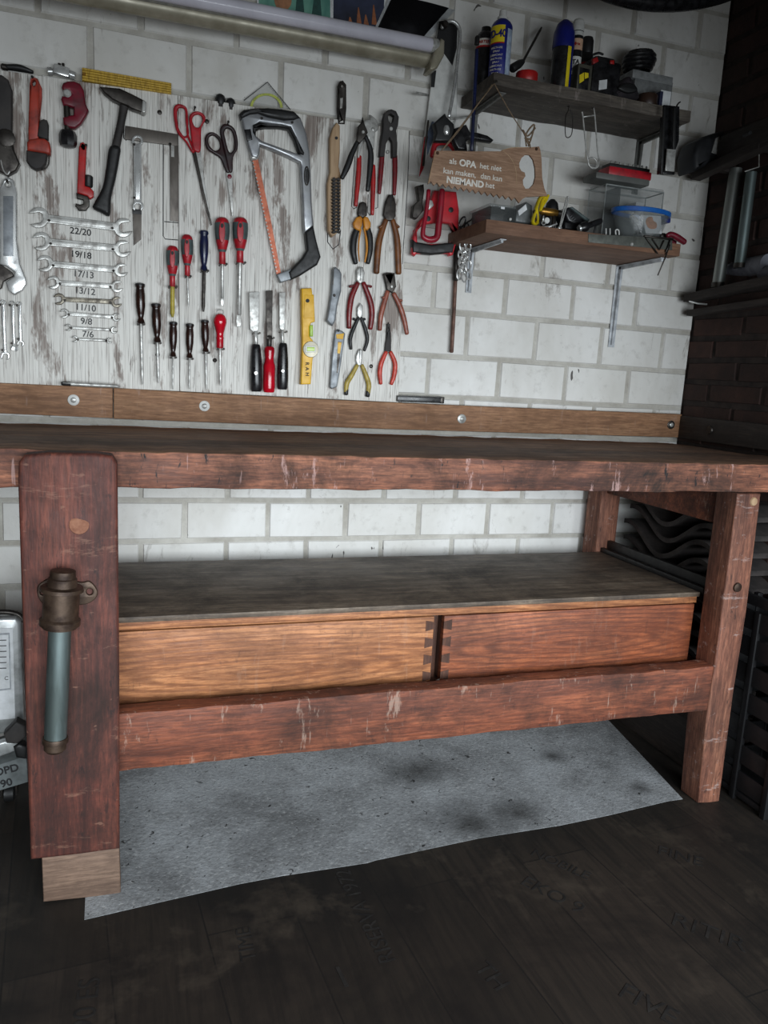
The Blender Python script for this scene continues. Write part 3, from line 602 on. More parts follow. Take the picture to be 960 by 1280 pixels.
# hacksaw
o = tool('hacksaw', 'silver and black hacksaw with a copper-coloured blade', 'saw', 'E', (250, 500), .03)
flat('frame', o, 'E', [(40, 212), (65, 203), (130, 203), (180, 222), (260, 238), (318, 222), (345, 226), (374, 305), (391, 405), (397, 520), (401, 650), (410, 770), (362, 806), (352, 640), (343, 470), (340, 452), (280, 422), (200, 388), (142, 364), (138, 410), (128, 432), (100, 426), (84, 380), (62, 300)], YB-.026, .022, GREY2, .006, False, [[(108, 270), (140, 252), (250, 268), (292, 276), (318, 330), (342, 412), (250, 378), (150, 342), (122, 318)]])
flat('grip', o, 'E', [(38, 206), (60, 185), (120, 177), (180, 176), (250, 182), (312, 193), (345, 226), (310, 240), (262, 240), (180, 224), (130, 206), (92, 212), (46, 234)], YB-.032, .028, BLACK, .008)
flat('finger_guard', o, 'E', [(105, 300), (106, 262), (140, 247), (180, 258), (250, 258), (298, 270), (328, 330), (364, 402), (360, 416), (336, 402), (312, 335), (285, 284), (240, 276), (150, 275), (122, 290), (120, 322)], YB-.031, .026, BLACK, .006)
flat('button', o, 'E', [(62, 287), (94, 284), (103, 338), (78, 346)], YB-.029, .006, BLACKG, .002)
flat('blade_clamp', o, 'E', [(84, 376), (138, 372), (142, 408), (128, 436), (98, 440)], YB-.024, .018, STEEL, .006)
link('eye', merge([poly_mesh([[(v.x, v.z) for v in [P('E', q, YB-.028) for q in circ((374, 520), 14, 24, 50)]], [(v.x, v.z) for v in [P('E', q, YB-.028) for q in circ((374, 520), 9, 24, 40)]]], YB-.029, .004, .001)]), DSTEEL, o)
flat('eye_inset', o, 'E', circ((374, 520), 8, 20, 38), YB-.0265, .002, BLACK, .0005)
flat('lower_arm', o, 'p', [(381.5, 290), (392, 281), (396, 300), (401.5, 321), (397, 331), (375, 345), (364, 350), (361, 340), (378, 322), (384, 312)], YB-.03, .026, BLACK, .006)
flat('blade_holder', o, 'p', [(346, 343), (364, 336), (368, 348), (351, 353.5)], YB-.026, .018, GREY, .003)
bl = flat('blade', o, 'E', [(102, 440), (130, 436), (190, 720), (245, 1008), (224, 1014)], YB-.013, .002, COPPER, .0004)
ms = []
for i in range(30):
    t = i/30; x, y_ = 104+t*122, 450+t*560; ms.append(flatm('E', [(x-3, y_), (x+6, y_+1), (x+3, y_+10)], YB-.0136, .001, .0002))
link('teeth', merge(ms), STEEL, bl)
nail(o, 'E', (140, 252), .03); nail(o, 'E', (290, 272), .03)
# wire brush and hook above
o = tool('wire_brush', 'wooden-handled wire brush hanging between hacksaw and pliers', 'brush', 'E', (515, 560), .03)
bo = flat('handle', o, 'E', [(525, 250), (541, 268), (541, 400), (535, 470), (546, 525), (545, 770), (530, 802), (502, 825), (481, 792), (477, 560), (491, 500), (489, 330), (505, 278)], YB-.024, .02, PALEW, .004)
flat('hang_hole', bo, 'E', circ((522, 330), 8), YB-.0245, .002, INK, .0003)
ms = []
for i in range(17):
    y_ = 530+i*16.4; ms.append(flatm('E', [(500, y_+8), (512, y_-6), (520, y_+4), (534, y_-4), (543, y_+7), (541, y_+13), (526, y_+8), (516, y_+14), (504, y_+12)], YB-.034, .012, .0012))
link('bristles', merge(ms), BGRIME, o)
pen(pr, 'E', [(478, 800), (478, 850), (505, 886), (535, 862), (543, 790)], .0013)
o = tool('snap_hook', 'dark metal snap hook hanging above the wire brush', 'hook', 'E', (550, 150), .02)
flat('body', o, 'E', [(528, 70), (540, 44), (556, 40), (573, 62), (574, 180), (566, 262), (530, 260), (527, 180)], -.022, .012, DSTEEL, .004, False, [[(539, 90), (549, 64), (562, 82), (562, 130), (556, 232), (540, 240), (538, 160)]])
flat('gate', o, 'E', [(541, 130), (556, 126), (553, 180), (540, 184)], -.026, .008, STEEL, .002)
lathe('nail', o, P('E', (550, 78), 0), P('E', (550, 72), -.03), [(0, .0016), (.9, .0016), (.9, .003), (1, .003)], DSTEEL, 8)
# protractor and knobs on the top edge
o = tool('set_square', 'clear triangular protractor with a green scale behind the hacksaw', 'set square', 'E', (170, 140), 0)
flat('plate', o, 'E', [(40, 165), (60, 142), (178, 50), (292, 188)], -.008, .002, CLEARP, .0002)
tube('edge', o, [P('E', q, -.0085) for q in ((60, 142), (178, 50), (292, 188))], .0011, INKG, n=6, smooth=False)
arc = [(172+82*math.cos(a), 178+72*math.sin(a)) for a in [math.pi*(1+i/16) for i in range(17)]]; arc2 = [(172+(x-172)*.84, 178+(y_-178)*.84) for x, y_ in arc]
flat('scale', o, 'E', arc+arc2[::-1], -.0088, .0006, mat('pale_green_scale', (176, 184, 84), .6), .0001)
ms = [flatm('E', [(x, y_), (x+2, y_), (172+(x-172)*.93, 178+(y_-178)*.93)], -.0092, .0004, .0001) for x, y_ in arc]
for e in range(14): t = e/14; ms.append(flatm('E', [(178+114*t, 50+138*t), (180+114*t, 52+138*t), (174+112*t, 60+134*t)], -.0088, .0004, .0001))
link('graduations', merge(ms), INKG, o)
for q, r, lb in (((698, 165), .0125, 'taller black rubber stopper poking above the board by the protractor'), ((760, 187), .0115, 'lower black rubber stopper poking above the board by the protractor')):
    o = tool('rubber_stopper', lb, 'stopper', 'C', q, 0, 'black stoppers on the board top'); c = P('C', q, -.011)
    lathe('cap', o, c+Vector((0, 0, -r*1.2)), c+Vector((0, 0, r)), [(0, r*.7), (.15, r*.95), (.6, r), (.85, r*.8), (1, r*.3)], BLACK, 16); lathe('collar', o, c+Vector((0, 0, -r*1.5)), c+Vector((0, 0, -r*.6)), [(0, r*.85), (1, r*.85)], BGRIME, 16)
# ------------------------------------------------ pliers
def pliers(label, k, q, jaw, paths, rz, m, jm=None, extra=None, d=.012, fy=.8, name='pliers', cat='pliers', grp='pliers on the board', slit=None, tips=None, pivot=None, guards=(), off=0):
    o = tool(name, label, cat, k, q, .02, grp); s = ppm(k, q, YB)
    j = flat('jaws', o, k, jaw[0], YB-d-.002-off, d, jm or DSTEEL, .003, False, jaw[1:])
    if slit: flat('jaw_gap', j, k, slit, YB-d-.0024-off, .001, INK, .0002)
    yy = YB-max(max(r if isinstance(r, (list, tuple)) else [r]) for r in (rz if isinstance(rz[0], (list, tuple)) else [rz]))*s*fy-.002-off
    for i, p in enumerate(paths):
        r = rz[i] if isinstance(rz[0], (list, tuple)) else rz; r = list(r)+[r[-1]]*(len(p)-len(r))
        h = ptube('handle', o, k, p, yy, r, m[i] if isinstance(m, list) else m, fy=fy)
        if tips: ptube('grip_end', h, k, [((p[-2][0]*.45+p[-1][0]*.55), (p[-2][1]*.45+p[-1][1]*.55)), p[-1]], yy, [r[-1]*1.12]*2, tips, fy=fy)
    for g in guards: ptube('guard', o, k, g, yy, [g_ for g_ in (7, 9)] if k == 'F' else [9, 11], m if not isinstance(m, list) else m[0], fy=1.4)
    if pivot: c = P(k, pivot[0], YB-d-.001-off); lathe('pivot', o, c, c+Vector((0, -.004, 0)), [(0, pivot[1]*s), (.7, pivot[1]*s), (1, pivot[1]*s*.7)], STEEL, 14)
    return o
pliers('red-handled pincers with bright jaws, overlapped by black-handled pliers', 'O', (240, 330), [[(216, 128), (230, 120), (262, 118), (258, 78), (272, 84), (292, 100), (312, 120), (325, 160), (322, 195), (300, 215), (290, 345), (252, 345), (248, 262), (215, 290), (195, 330), (180, 410), (166, 408), (172, 300), (222, 240), (236, 200), (216, 160)]],
       [[(178, 400), (170, 560), (150, 775)], [(283, 470), (284, 600), (277, 842)]], [18, 20, 14], RED, STEEL, fy=.8, pivot=((282, 195), 15))
o = pliers('black-handled water pump pliers spread wide open', 'O', (200, 320), [[(168, 170), (195, 140), (207, 96), (215, 140), (245, 215), (225, 250), (185, 300), (160, 285), (162, 230)]],
       [[(165, 285), (120, 385), (85, 480), (45, 565)], [(225, 245), (262, 350), (262, 470), (240, 660)]], [16, 22, 24, 17], BLACK, DSTEEL, d=.014, fy=.8, pivot=((205, 215), 12), off=.024)
o = pliers('black pincers with dark red handles, right of the pump pliers', 'O', (415, 300), [[(360, 112), (372, 66), (400, 42), (425, 38), (460, 52), (482, 98), (476, 158), (462, 200), (470, 300), (466, 405), (432, 405), (430, 290), (410, 250), (385, 300), (370, 400), (334, 398), (345, 280), (358, 200), (362, 160)], [(398, 86), (420, 72), (444, 90), (436, 130), (420, 146), (404, 128)]],
       [[(352, 385), (342, 520), (330, 680)], [(449, 395), (450, 520), (445, 690)]], [20, 20, 14], mat('dark_red_grip', (124, 22, 30), .4), BGRIME, d=.018, pivot=((418, 190), 14))
flat('maker_stamp', o, 'O', circ((396, 365), 14), YB-.004, .002, STEEL, .0004, holes=[circ((396, 365), 8)])
PLAST = pliers('orange and black diagonal cutters hanging above dark red cutters', 'O', (205, 1000), [[(166, 830), (170, 795), (182, 756), (206, 742), (232, 754), (241, 790), (238, 850), (205, 870), (172, 852)]],
       [[(170, 935), (140, 1010), (130, 1110), (150, 1215)], [(235, 935), (255, 1010), (257, 1110), (242, 1212)]], [[22, 26, 26, 18], [22, 26, 26, 18]], BLACK, DSTEEL, slit=[(203, 760), (207, 760), (207, 850), (203, 850)])
o = PLAST
flat('shoulder', o, 'O', [(133, 905), (158, 862), (190, 852), (205, 872), (200, 925), (184, 968), (158, 958), (137, 938)], YB-.019, .014, ORA, .004); flat('shoulder', o, 'O', [(207, 872), (222, 855), (246, 862), (268, 905), (266, 938), (240, 965), (218, 950)], YB-.019, .014, ORA, .004)
ptube('grip_stripe', o, 'O', [(188, 955), (175, 1040), (172, 1120), (178, 1200)], YB-.016, [7, 6, 6, 4], ORA); ptube('grip_stripe', o, 'O', [(214, 945), (232, 1040), (234, 1120), (220, 1205)], YB-.016, [8, 9, 9, 6], ORA)
pliers('brown-handled combination pliers hanging below the dark red pincers', 'O', (410, 1000), [[(362, 845), (368, 790), (382, 735), (404, 690), (436, 688), (448, 720), (459, 765), (457, 855), (435, 890), (382, 888)]],
       [[(380, 885), (345, 985), (322, 1090), (308, 1285)], [(432, 885), (458, 985), (470, 1090), (477, 1290)]], [20, 24, 26, 24], BRN, DSTEEL, slit=[(418, 695), (424, 695), (420, 800), (414, 800)], guards=[[(372, 915), (330, 945)], [(442, 905), (478, 940)]])
o = pliers('dark red diagonal cutters hanging below the orange and black cutters', 'F', (537, 280), [[(510, 98), (530, 70), (556, 74), (566, 112), (558, 170), (536, 188), (512, 165)]],
       [[(518, 180), (478, 270), (462, 370), (460, 478)], [(556, 180), (598, 290), (613, 380), (602, 484)]], [16, 20, 20, 16], DREDG, STEEL, guards=[[(500, 196), (464, 204)], [(570, 196), (608, 204)]], slit=[(536, 78), (539, 78), (537, 165), (534, 165)])
pliers('brown wire stripper hanging at the right edge of the board', 'F', (745, 280), [[(690, 118), (715, 108), (766, 112), (770, 150), (776, 205), (750, 245), (714, 228), (704, 180)], [(712, 130), (748, 124), (735, 172)]],
       [[(718, 235), (692, 320), (672, 400), (664, 492)], [(758, 250), (800, 335), (828, 425), (846, 518)]], [15, 18, 18, 15], BRNP, DSTEEL, guards=[[(700, 272), (682, 280)], [(790, 292), (812, 298)]], pivot=((742, 205), 9))
pliers('small black diagonal cutters inside the dark red cutters', 'F', (528, 450), [[(514, 345), (535, 310), (554, 332), (553, 400), (532, 418), (515, 398)]],
       [[(525, 410), (488, 490), (468, 555), (474, 620)], [(540, 410), (570, 490), (582, 560), (562, 630)]], [10, 13, 13, 10], BLACK, STEEL, d=.008, guards=[[(505, 428), (490, 418)], [(550, 426), (566, 420)]])
pliers('small yellow pliers with black grip ends at the bottom of the board', 'F', (520, 760), [[(506, 668), (520, 632), (537, 616), (552, 632), (548, 690), (545, 730), (518, 734), (506, 702)]],
       [[(515, 728), (478, 795), (446, 850), (440, 922)], [(546, 728), (575, 800), (592, 860), (584, 934)]], [12, 16, 17, 13], mat('dull_yellow_grip', (172, 150, 66), .45), STEEL, d=.008, tips=BLACK, slit=[(530, 625), (534, 625), (530, 715), (527, 715)])
o = pliers('small red-handled needle-nose pliers in the lower right corner of the board', 'F', (720, 690), [[(708, 560), (714, 480), (726, 438), (736, 482), (743, 560), (743, 632), (698, 642), (702, 590)], [(722, 460), (728, 460), (729, 500), (720, 500)]],
       [[(708, 640), (676, 712), (665, 780), (672, 852)], [(736, 640), (766, 712), (762, 790), (742, 854)]], [13, 16, 16, 12], mat('orange_red_grip', (196, 62, 46), .4), BGRIME, d=.008)
# ------------------------------------------------ level, knives
o = tool('spirit_level', 'small yellow spirit level hanging upright right of the chisels', 'level', 'F', (185, 530), .03)
bd = flat('body', o, 'F', [(144, 216), (212, 213), (217, 256), (227, 258), (234, 438), (208, 446), (196, 470), (197, 535), (218, 560), (232, 590), (232, 655), (219, 685), (212, 770), (206, 855), (140, 857), (146, 700), (150, 560), (146, 400)], YB-.026, .024, YEL, .003)
flat('raised_pad', bd, 'F', [(165, 258), (226, 262), (230, 412), (158, 418)], YB-.027, .003, YEL, .0012)
flat('hang_hole', bd, 'F', circ((184, 298), 13), YB-.0275, .002, INK, .0003)
flat('vial', o, 'F', [(198, 460), (222, 460), (222, 536), (198, 538)], YB-.024, .018, GRN, .004)
c = P('F', (205, 622), YB-.026); s = ppm('F', (205, 622), YB)
lathe('vial_ring', o, c+Vector((0, .02, 0)), c+Vector((0, -.003, 0)), [(0, 53*s), (.9, 53*s), (1, 50*s)], CREAM, 28)
flat('vial_block', o, 'F', [(168, 598), (238, 600), (238, 642), (168, 642)], YB-.031, .004, WHITE, .001); flat('vial', o, 'F', [(180, 606), (232, 608), (232, 634), (180, 634)], YB-.0325, .003, GRN, .001)
for ch, yy in (('R', 718), ('A', 752), ('H', 788)): wall_text('owner_initial', bd, ch, P('F', (181, yy), YB-.0262), .013, INK, -math.pi/2, .0004)
o = tool('utility_knife', 'grey metal utility knife with rounded body, right of the level', 'knife', 'F', (362, 260), .02)
flat('body', o, 'F', [(352, 85), (372, 70), (400, 92), (413, 118), (411, 230), (385, 330), (372, 430), (352, 467), (330, 452), (310, 430), (325, 350), (341, 250), (350, 150)], YB-.02, .018, GREY, .005)
c = P('F', (362, 262), YB-.02); lathe('screw', o, c, c+Vector((0, -.0015, 0)), [(0, .004), (1, .003)], DSTEEL, 12)
flat('blade_slot', o, 'F', [(352, 88), (358, 86), (356, 190), (350, 190)], YB-.0203, .001, DSTEEL, .0002)
o = tool('snap_off_cutter', 'grey snap-off cutter with a yellow end, below the utility knife', 'knife', 'F', (385, 690), .02)
flat('body', o, 'F', [(366, 520), (372, 500), (388, 487), (418, 500), (436, 518), (430, 565), (402, 760), (382, 872), (346, 888), (333, 872), (345, 700)], YB-.016, .014, GREY, .003)
flat('end_clip', o, 'F', [(374, 522), (428, 515), (420, 555), (378, 551)], YB-.017, .004, YEL, .001)
sl = flat('blade_slot', o, 'F', [(386, 570), (412, 572), (386, 782), (377, 778)], YB-.0165, .001, DSTEEL, .0003); flat('blade_carrier', sl, 'F', [(387, 574), (410, 576), (400, 650), (383, 648)], YB-.0175, .002, YEL, .0004)
flat('hang_loop', o, 'F', circ((389, 498), 8), YB-.0166, .001, INK, .0002)
# ------------------------------------------------ chisels
def chisel(label, blade, neck, h0, h1, rz, m, jm, prof, cap=None):
    o = tool('wood_chisel', label, 'chisel', 'D', h0, .03, 'chisels on the board'); s = ppm('D', h0, YB); y = YB-rz*s-.001
    flat('blade', o, 'D', blade, y-.002, .004, jm, .0012); ptube('neck', o, 'D', [neck[0], neck[1]], y, [neck[2]*1.2, neck[2]], jm)
    h = lathe('handle', o, P('D', h0, y), P('D', h1, y), [(t, r*rz*s) for t, r in prof], m, 24)
    if cap: lathe('end_cap', h, P('D', (h1[0], h1[1]-40), y), P('D', (h1[0], h1[1]+2), y), [(0, rz*.98*s), (.7, rz*.98*s), (1, rz*.7*s)], cap, 20)
    nail(o, 'D', (neck[0][0]-16, neck[0][1]+12), .022); nail(o, 'D', (neck[0][0]+16, neck[0][1]+12), .022)
    return o
BP = [(0, .55), (.03, .7), (.1, .78), (.4, .95), (.75, 1.0), (.95, .95), (1, .78)]
o = chisel('wide black-handled wood chisel, left of the red chisel', [(703, 415), (761, 413), (757, 618), (737, 642), (710, 618)], ((738, 632), (743, 712), 11), (741, 700), (743, 957), 34, BLACKG, STEEL, BP)
flat('emblem', o, 'D', circ((742, 857), 9), YB-.0335, .001, STEEL, .0003)
chisel('red-handled wood chisel between two black-handled chisels', [(797, 408), (833, 405), (830, 662), (800, 666)], ((815, 658), (813, 722), 13), (815, 712), (812, 962), 33, TRED, DSTEEL, [(0, .6), (.03, .82), (.1, .86), (.24, .72), (.34, .8), (.42, .98), (.9, 1.0), (.97, .95), (1, .8)])
o = chisel('narrow black-handled wood chisel, right of the red chisel', [(868, 418), (903, 415), (899, 612), (884, 632), (870, 610)], ((884, 624), (888, 702), 9), (890, 693), (886, 946), 31, BLACKG, STEEL, BP)
flat('emblem', o, 'D', circ((889, 845), 8), YB-.0315, .001, STEEL, .0003)
# ------------------------------------------------ screwdrivers
DP = [(0, .75), (.02, .95), (.07, 1.0), (.11, .82), (.16, .86), (.3, .98), (.55, .95), (.75, .72), (.86, .5), (.9, .66), (.97, .82), (1, .6)]
def driver(label, h0, h1, tip, rz, m, prof, rs, shaft=None, ftip=0, name='screwdriver', ring=None, mid=None, cat='screwdriver', grp='screwdrivers on the board'):
    o = tool(name, label, cat, 'D', h1, .03, grp); s = ppm('D', h1, YB); y = YB-rz*s-.001
    h = lathe('handle', o, P('D', h0, y), P('D', h1, y), [(t, r*rz*s) for t, r in prof], m, 24)
    a, b = P('D', h1, y), P('D', tip, y)
    lathe('shaft', o, a, b, [(0, rs*s), (.86 if not ftip else .8, rs*s)]+([(1, rs*s*.5)] if not ftip else [(.82, rs*s*.6)]), shaft or STEEL, 12)
    if ftip: flat('tip', o, 'D', [(tip[0]-rs*.7, tip[1]-50-ftip), (tip[0]+rs*.7, tip[1]-50-ftip), (tip[0]+ftip*.5, tip[1]-32), (tip[0]+ftip*.38, tip[1]), (tip[0]-ftip*.38, tip[1]), (tip[0]-ftip*.5, tip[1]-32)], y-.0015, .003, STEEL, .001)
    nail(o, 'D', (h1[0]-rs-8, h1[1]+8), .025); nail(o, 'D', (h1[0]+rs+8, h1[1]+8), .025)
    return o, h, s, y
for lb, a, b, c, r, rs in (('longest dark brown screwdriver at the left of the lower row', (109, 368), (114, 588), (122, 920), 27, 8), ('dark brown screwdriver between the longest one and the short ones, amber neck', (196, 478), (203, 690), (210, 910), 26, 8),
         ('short dark brown screwdriver hanging under the yellow-shafted one', (291, 578), (289, 768), (288, 945), 22, 5), ('short dark brown screwdriver hanging lowest, on the right of the board joint', (381, 588), (379, 775), (378, 943), 22, 5),
         ('short dark brown screwdriver hanging directly left of the red awl', (462, 568), (467, 742), (473, 945), 22, 6)):
    o, h, s, y = driver(lb, a, b, c, r, BROWNH, DP, rs)
    lathe('end_cap', h, P('D', (a[0], a[1]-2), y), P('D', (a[0]+.3, a[1]+14), y), [(0, r*.7*s), (.3, r*1.0*s), (.8, r*1.02*s), (1, r*.9*s)], BLACKG, 20)
driver('navy blue screwdriver with dark shaft among the red and grey ones', (458, 80), (458, 300), (455, 522), 25, BLUE, DP, 9, DSTEEL)
GP = [(0, .5), (.04, .8), (.12, .98), (.25, 1.0), (.5, .88), (.68, .62), (.72, .44), (.95, .46), (1, .52)]
for lb, a, b, c, r, rs, sh, ft in (('red and grey screwdriver with a yellow insulated shaft', (286, 164), (286, 386), (286, 552), 34, 12, YELS, 0), ('smaller red and grey screwdriver with a thin bare shaft', (365, 103), (368, 330), (374, 495), 33, 5, None, 0),
         ('red and grey flat screwdriver with medium shaft, left of the largest one', (557, 9), (558, 264), (558, 492), 40, 9, None, 18), ('largest red and grey flat screwdriver with the longest thick shaft', (657, 9), (654, 256), (648, 605), 42, 13, None, 30)):
    o, h, s, y = driver(lb, a, b, c, r, REDP, GP, rs, sh, ft)
    L = b[1]-a[1]; q = lambda t: P('D', (a[0]+(b[0]-a[0])*t, a[1]+L*t), y)
    lathe('grey_grip', h, q(.12), q(.74), [(0, r*.99*s), (.2, r*1.02*s), (.45, r*.97*s), (.62, r*.87*s), (.9, r*.62*s), (1, r*.45*s)], GREYP, 24)
    c_ = [(a[0]+r*.42*math.cos(t), a[1]+L*.30+L*.24*math.sin(t)) for t in [2*math.pi*i/20 for i in range(20)]]
    flat('red_inlay', h, 'D', c_, y-r*s*1.05, .006, REDP, .0015); flat('hang_hole', h, 'D', circ((a[0], a[1]+L*.17), r*.22, 12, r*.32), y-r*s*1.08, .002, INK, .0004)
    if sh: flat('bit', o, 'D', [(280, 518), (292, 518), (289, 552), (284, 552)], y-.003, .004, DSTEEL, .001)
o, h, s, y = driver('red transparent-handled awl hanging below the red and grey screwdrivers', (546, 533), (545, 722), (547, 925), 35, TRED, [(0, .35), (.05, .72), (.15, .98), (.25, 1.0), (.4, .8), (.55, .58), (.65, .54), (.7, .62), (.74, .56), (.95, .56), (1, .5)], 7, name='awl', cat='awl')
tube('wire_loop', h, [P('D', q, y) for q in ((530, 538), (531, 516), (546, 511), (562, 516), (563, 538))], .0013, STEEL)
# pen lying on the plank
o = tool('ballpoint_pen', 'silver ballpoint pen lying on the plank under the board', 'pen', 'B', (450, 963), 0)
y = -.052; a, b = P('B', (600, 972), y), P('B', (306, 957), y)
zz = at(76, 480, y=-.052)
lathe('barrel', o, a, b, [(0, .001), (.04, .004), (.3, .0048), (.85, .0048)], STEEL, 12); lathe('cap', o, a+(b-a)*.84, b, [(0, .0052), (.8, .0052), (1, .004)], BLACKG, 12)
tube('clip', o, [a+(b-a)*.97+Vector((0, -.005, .002)), a+(b-a)*.8+Vector((0, -.006, .002))], .001, STEEL)
# ---------------------------------------------------------------- shelves on the wall
def wedge_beam(name, par, a, b, w, h, m, bev=.002, up=(0, 0, 1)): return link(name, beam(a, b, w, h, bev, up), m, par)
Z1, Z2 = 1.781, 1.427
sh1 = thing('wall_shelf', 'thick grey weathered wall shelf under the spray cans', 'shelf', (1.16, -.1, 1.75))
link('board', jag(longbox(.868, 1.461, -.2, -.002, 1.752, Z1, 30, .003), .002), W_SH1, sh1)
c = P('H', (510, 378), -.2); lathe('nail', sh1, c, c+Vector((0, -.012, .002)), [(0, .002), (.9, .002), (.9, .004), (1, .004)], DSTEEL, 8)
def bracket(par, x, zt, drop, reach, m, w=.016):
    b = link('bracket', merge([boxm(x-w/2, x+w/2, -.004, -.0015, zt-drop, zt, .0008), boxm(x-w/2, x+w/2, -reach, -.002, zt-.003, zt-.0005, .0008),
        beam(Vector((x, -.004, zt-drop*.97)), Vector((x, -.012, zt-.003)), .007, .012, .001, (0, 1, 0)), beam(Vector((x, -.006, zt-.008)), Vector((x, -reach*.97, zt-.005)), .007, .009, .001)]), m, par)
    for z in (zt-.025, zt-drop+.015): link('screw', lathem(Vector((x, -.003, z)), Vector((x, -.006, z)), [(0, .004), (1, .003)], 10), DSTEEL, b)
    return b
WM = mat('white_bracket_paint', (190, 194, 198), .5, 0, (150, 154, 158), 40)
bracket(sh1, at(798, 190, y=0).x, 1.751, .15, .17, mat('grey_bracket_paint', (112, 112, 108), .5, .2), .02); bracket(sh1, .91, 1.751, .13, .17, mat('grey_bracket_paint', (112, 112, 108), .5, .2), .02)
sh2 = thing('wall_shelf', 'thinner brown veneered wall shelf under the clear boxes', 'shelf', (1.15, -.1, 1.39))
box('board', sh2, .857, 1.443, -.245, -.002, 1.395, Z2, W_SH2, .0015)
mt = flat('metal_strip', sh2, 'T', [(100, 655), (772, 690), (770, 785), (100, 722)], -.247, .002, mat('grey_metal_strip', (92, 94, 88), .5, .4), .0005)
c = P('T', (446, 738), -.248); lathe('screw', mt, c, c+Vector((0, -.003, 0)), [(0, .005), (1, .003)], STEEL, 10)
bracket(sh2, at(773, 340, y=0).x, 1.394, at(776, 335, y=0).z-at(771, 437, y=0).z, .21, WM, .022); bracket(sh2, .93, 1.394, .12, .2, WM, .018)
# ---------------------------------------------------------------- things on the upper shelf
def cyl_text(name, par, s, c, r, z, size, ang, m, bold=0, sx=1, rot=0):
    me = textm(s, size, .0003, bold, sx)
    if rot: me.transform(Matrix.Rotation(rot, 4, 'Z'))
    for v in me.vertices:
        a = ang+v.co.x/r; k = r+v.co.z+.0004; v.co = Vector((c.x+k*math.sin(a), c.y-k*math.cos(a), z+v.co.y))
    return link(name, me, m, par, 0)
def arcm(c, r, z0, z1, a0, a1, n=16):
    bm = bmesh.new(); A, B = [], []
    for i in range(n+1):
        a = a0+(a1-a0)*i/n; A.append(bm.verts.new((c.x+r*math.sin(a), c.y-r*math.cos(a), z0))); B.append(bm.verts.new((c.x+r*math.sin(a), c.y-r*math.cos(a), z1)))
    for i in range(n): bm.faces.new((A[i], A[i+1], B[i+1], B[i]))
    return from_bm(bm)
def patch(name, par, c, r, z0, z1, a0, a1, m): return link(name, arcm(c, r, z0, z1, a0, a1), m, par, 60)
def spot(pxx, pyy, y, z): v = at(pxx, pyy, y=y); return Vector((v.x, y, z))
FA = -.47
def can(name, label, cat, pxc, ptop, y, z, rpx, prof, m, base_py=95, group=None):
    c = spot(pxc, base_py, y, z); top = at(pxc, ptop, y=y).z; s = ppm('p', (pxc, base_py), y); r = rpx*s
    o = thing(name, label, cat, c, group); lathe('body', o, c, Vector((c.x, c.y, top)), [(t, k*r) for t, k in prof], m, 28); return o, c, r, top-z
o, c, r, h = can('spray_can', 'tall blue and yellow lubricant spray can at the left end of the upper shelf', 'spray can', 623, 22, -.13, Z1, 13, [(0, .93), (.02, 1), (.86, 1), (.88, .97), (.93, .8), (.97, .5), (1, .45)], CBLUE, group='spray cans')
lathe('nozzle', o, c+Vector((0, 0, h*.96)), c+Vector((0, 0, h*1.13)), [(0, .5*r), (.3, .5*r), (.35, .36*r), (.9, .34*r), (1, .2*r)], WHITE, 16)
patch('yellow_label', o, c, r*1.012, Z1+h*.58, Z1+h*.84, FA-1.25, FA+.35, YELL); patch('red_stripe', o, c, r*1.018, Z1+h*.565, Z1+h*.585, FA-1.25, FA+.35, RED)
patch('pale_side_panel', o, c, r*1.012, Z1+h*.05, Z1+h*.80, FA+.62, FA+1.35, mat('pale_blue_panel', (170, 186, 206), .4))
cyl_text('lettering', o, 'WD-40', c, r*1.02, Z1+h*.71, .024, FA-.68, CBLUE, .0007, .85)
for i in range(8): cyl_text('small_print', o, ('MULTI-USE', 'SPRAY', 'LUBRICANT')[i % 3], c, r*1.015, Z1+h*(.50-i*.055), .0065, FA-.35, SIGNL)
o, c, r, h = can('spray_can', 'dark spray can with a red and white band behind the blue one', 'spray can', 604, 34, -.075, Z1, 11.5, [(0, .95), (.02, 1), (.84, 1), (.9, .8), (.93, .55), (1, .5)], BLACKG, 93, group='spray cans')
patch('band', o, c, r*1.015, Z1+h*.66, Z1+h*.78, FA-1.4, FA+1.2, SIGNL); patch('band_edge', o, c, r*1.02, Z1+h*.64, Z1+h*.67, FA-1.4, FA+1.2, RED); cyl_text('lettering', o, 'STARTER', c, r*1.02, Z1+h*.72, .0095, FA-.3, RED, .0003)
o = thing('hanging_rod', 'thin dark blue-black rod hanging down past the left shelf end', 'rod', spot(592, 120, -.03, 1.6))
tube('rod', o, [P('p', q, -.21) for q in ((596, 62), (593, 120), (589.5, 188))], .0045, BLUE); c = P('p', (596, 56), -.21); lathe('tip', o, c, c+Vector((0, 0, .02)), [(0, .006), (.8, .006), (1, .003)], BLACK, 10)
tube('hanger', o, [P('p', (594, 106), -.207), P('p', (596, 104), -.196)], .0025, DSTEEL)
o = thing('screwdriver', 'dark screwdriver leaning against the wall between the spray can and red tape', 'screwdriver', spot(645, 80, -.1, Z1), 'loose tools')
a, b, c = P('I', (222, 276), -.12), P('I', (268, 246), -.10), P('I', (342, 110), -.03)
a.z = max(a.z, Z1+.012); lathe('handle', o, a, b, [(0, .008), (.1, .011), (.7, .010), (1, .006)], BLACK, 16); lathe('shaft', o, b, c, [(0, .0035), (.9, .0035), (1, .002)], DSTEEL, 10)
c = spot(659, 88, -.13, Z1); o = thing('tape_roll', 'red tape roll lying on a dark roll behind the spray can', 'tape', c)
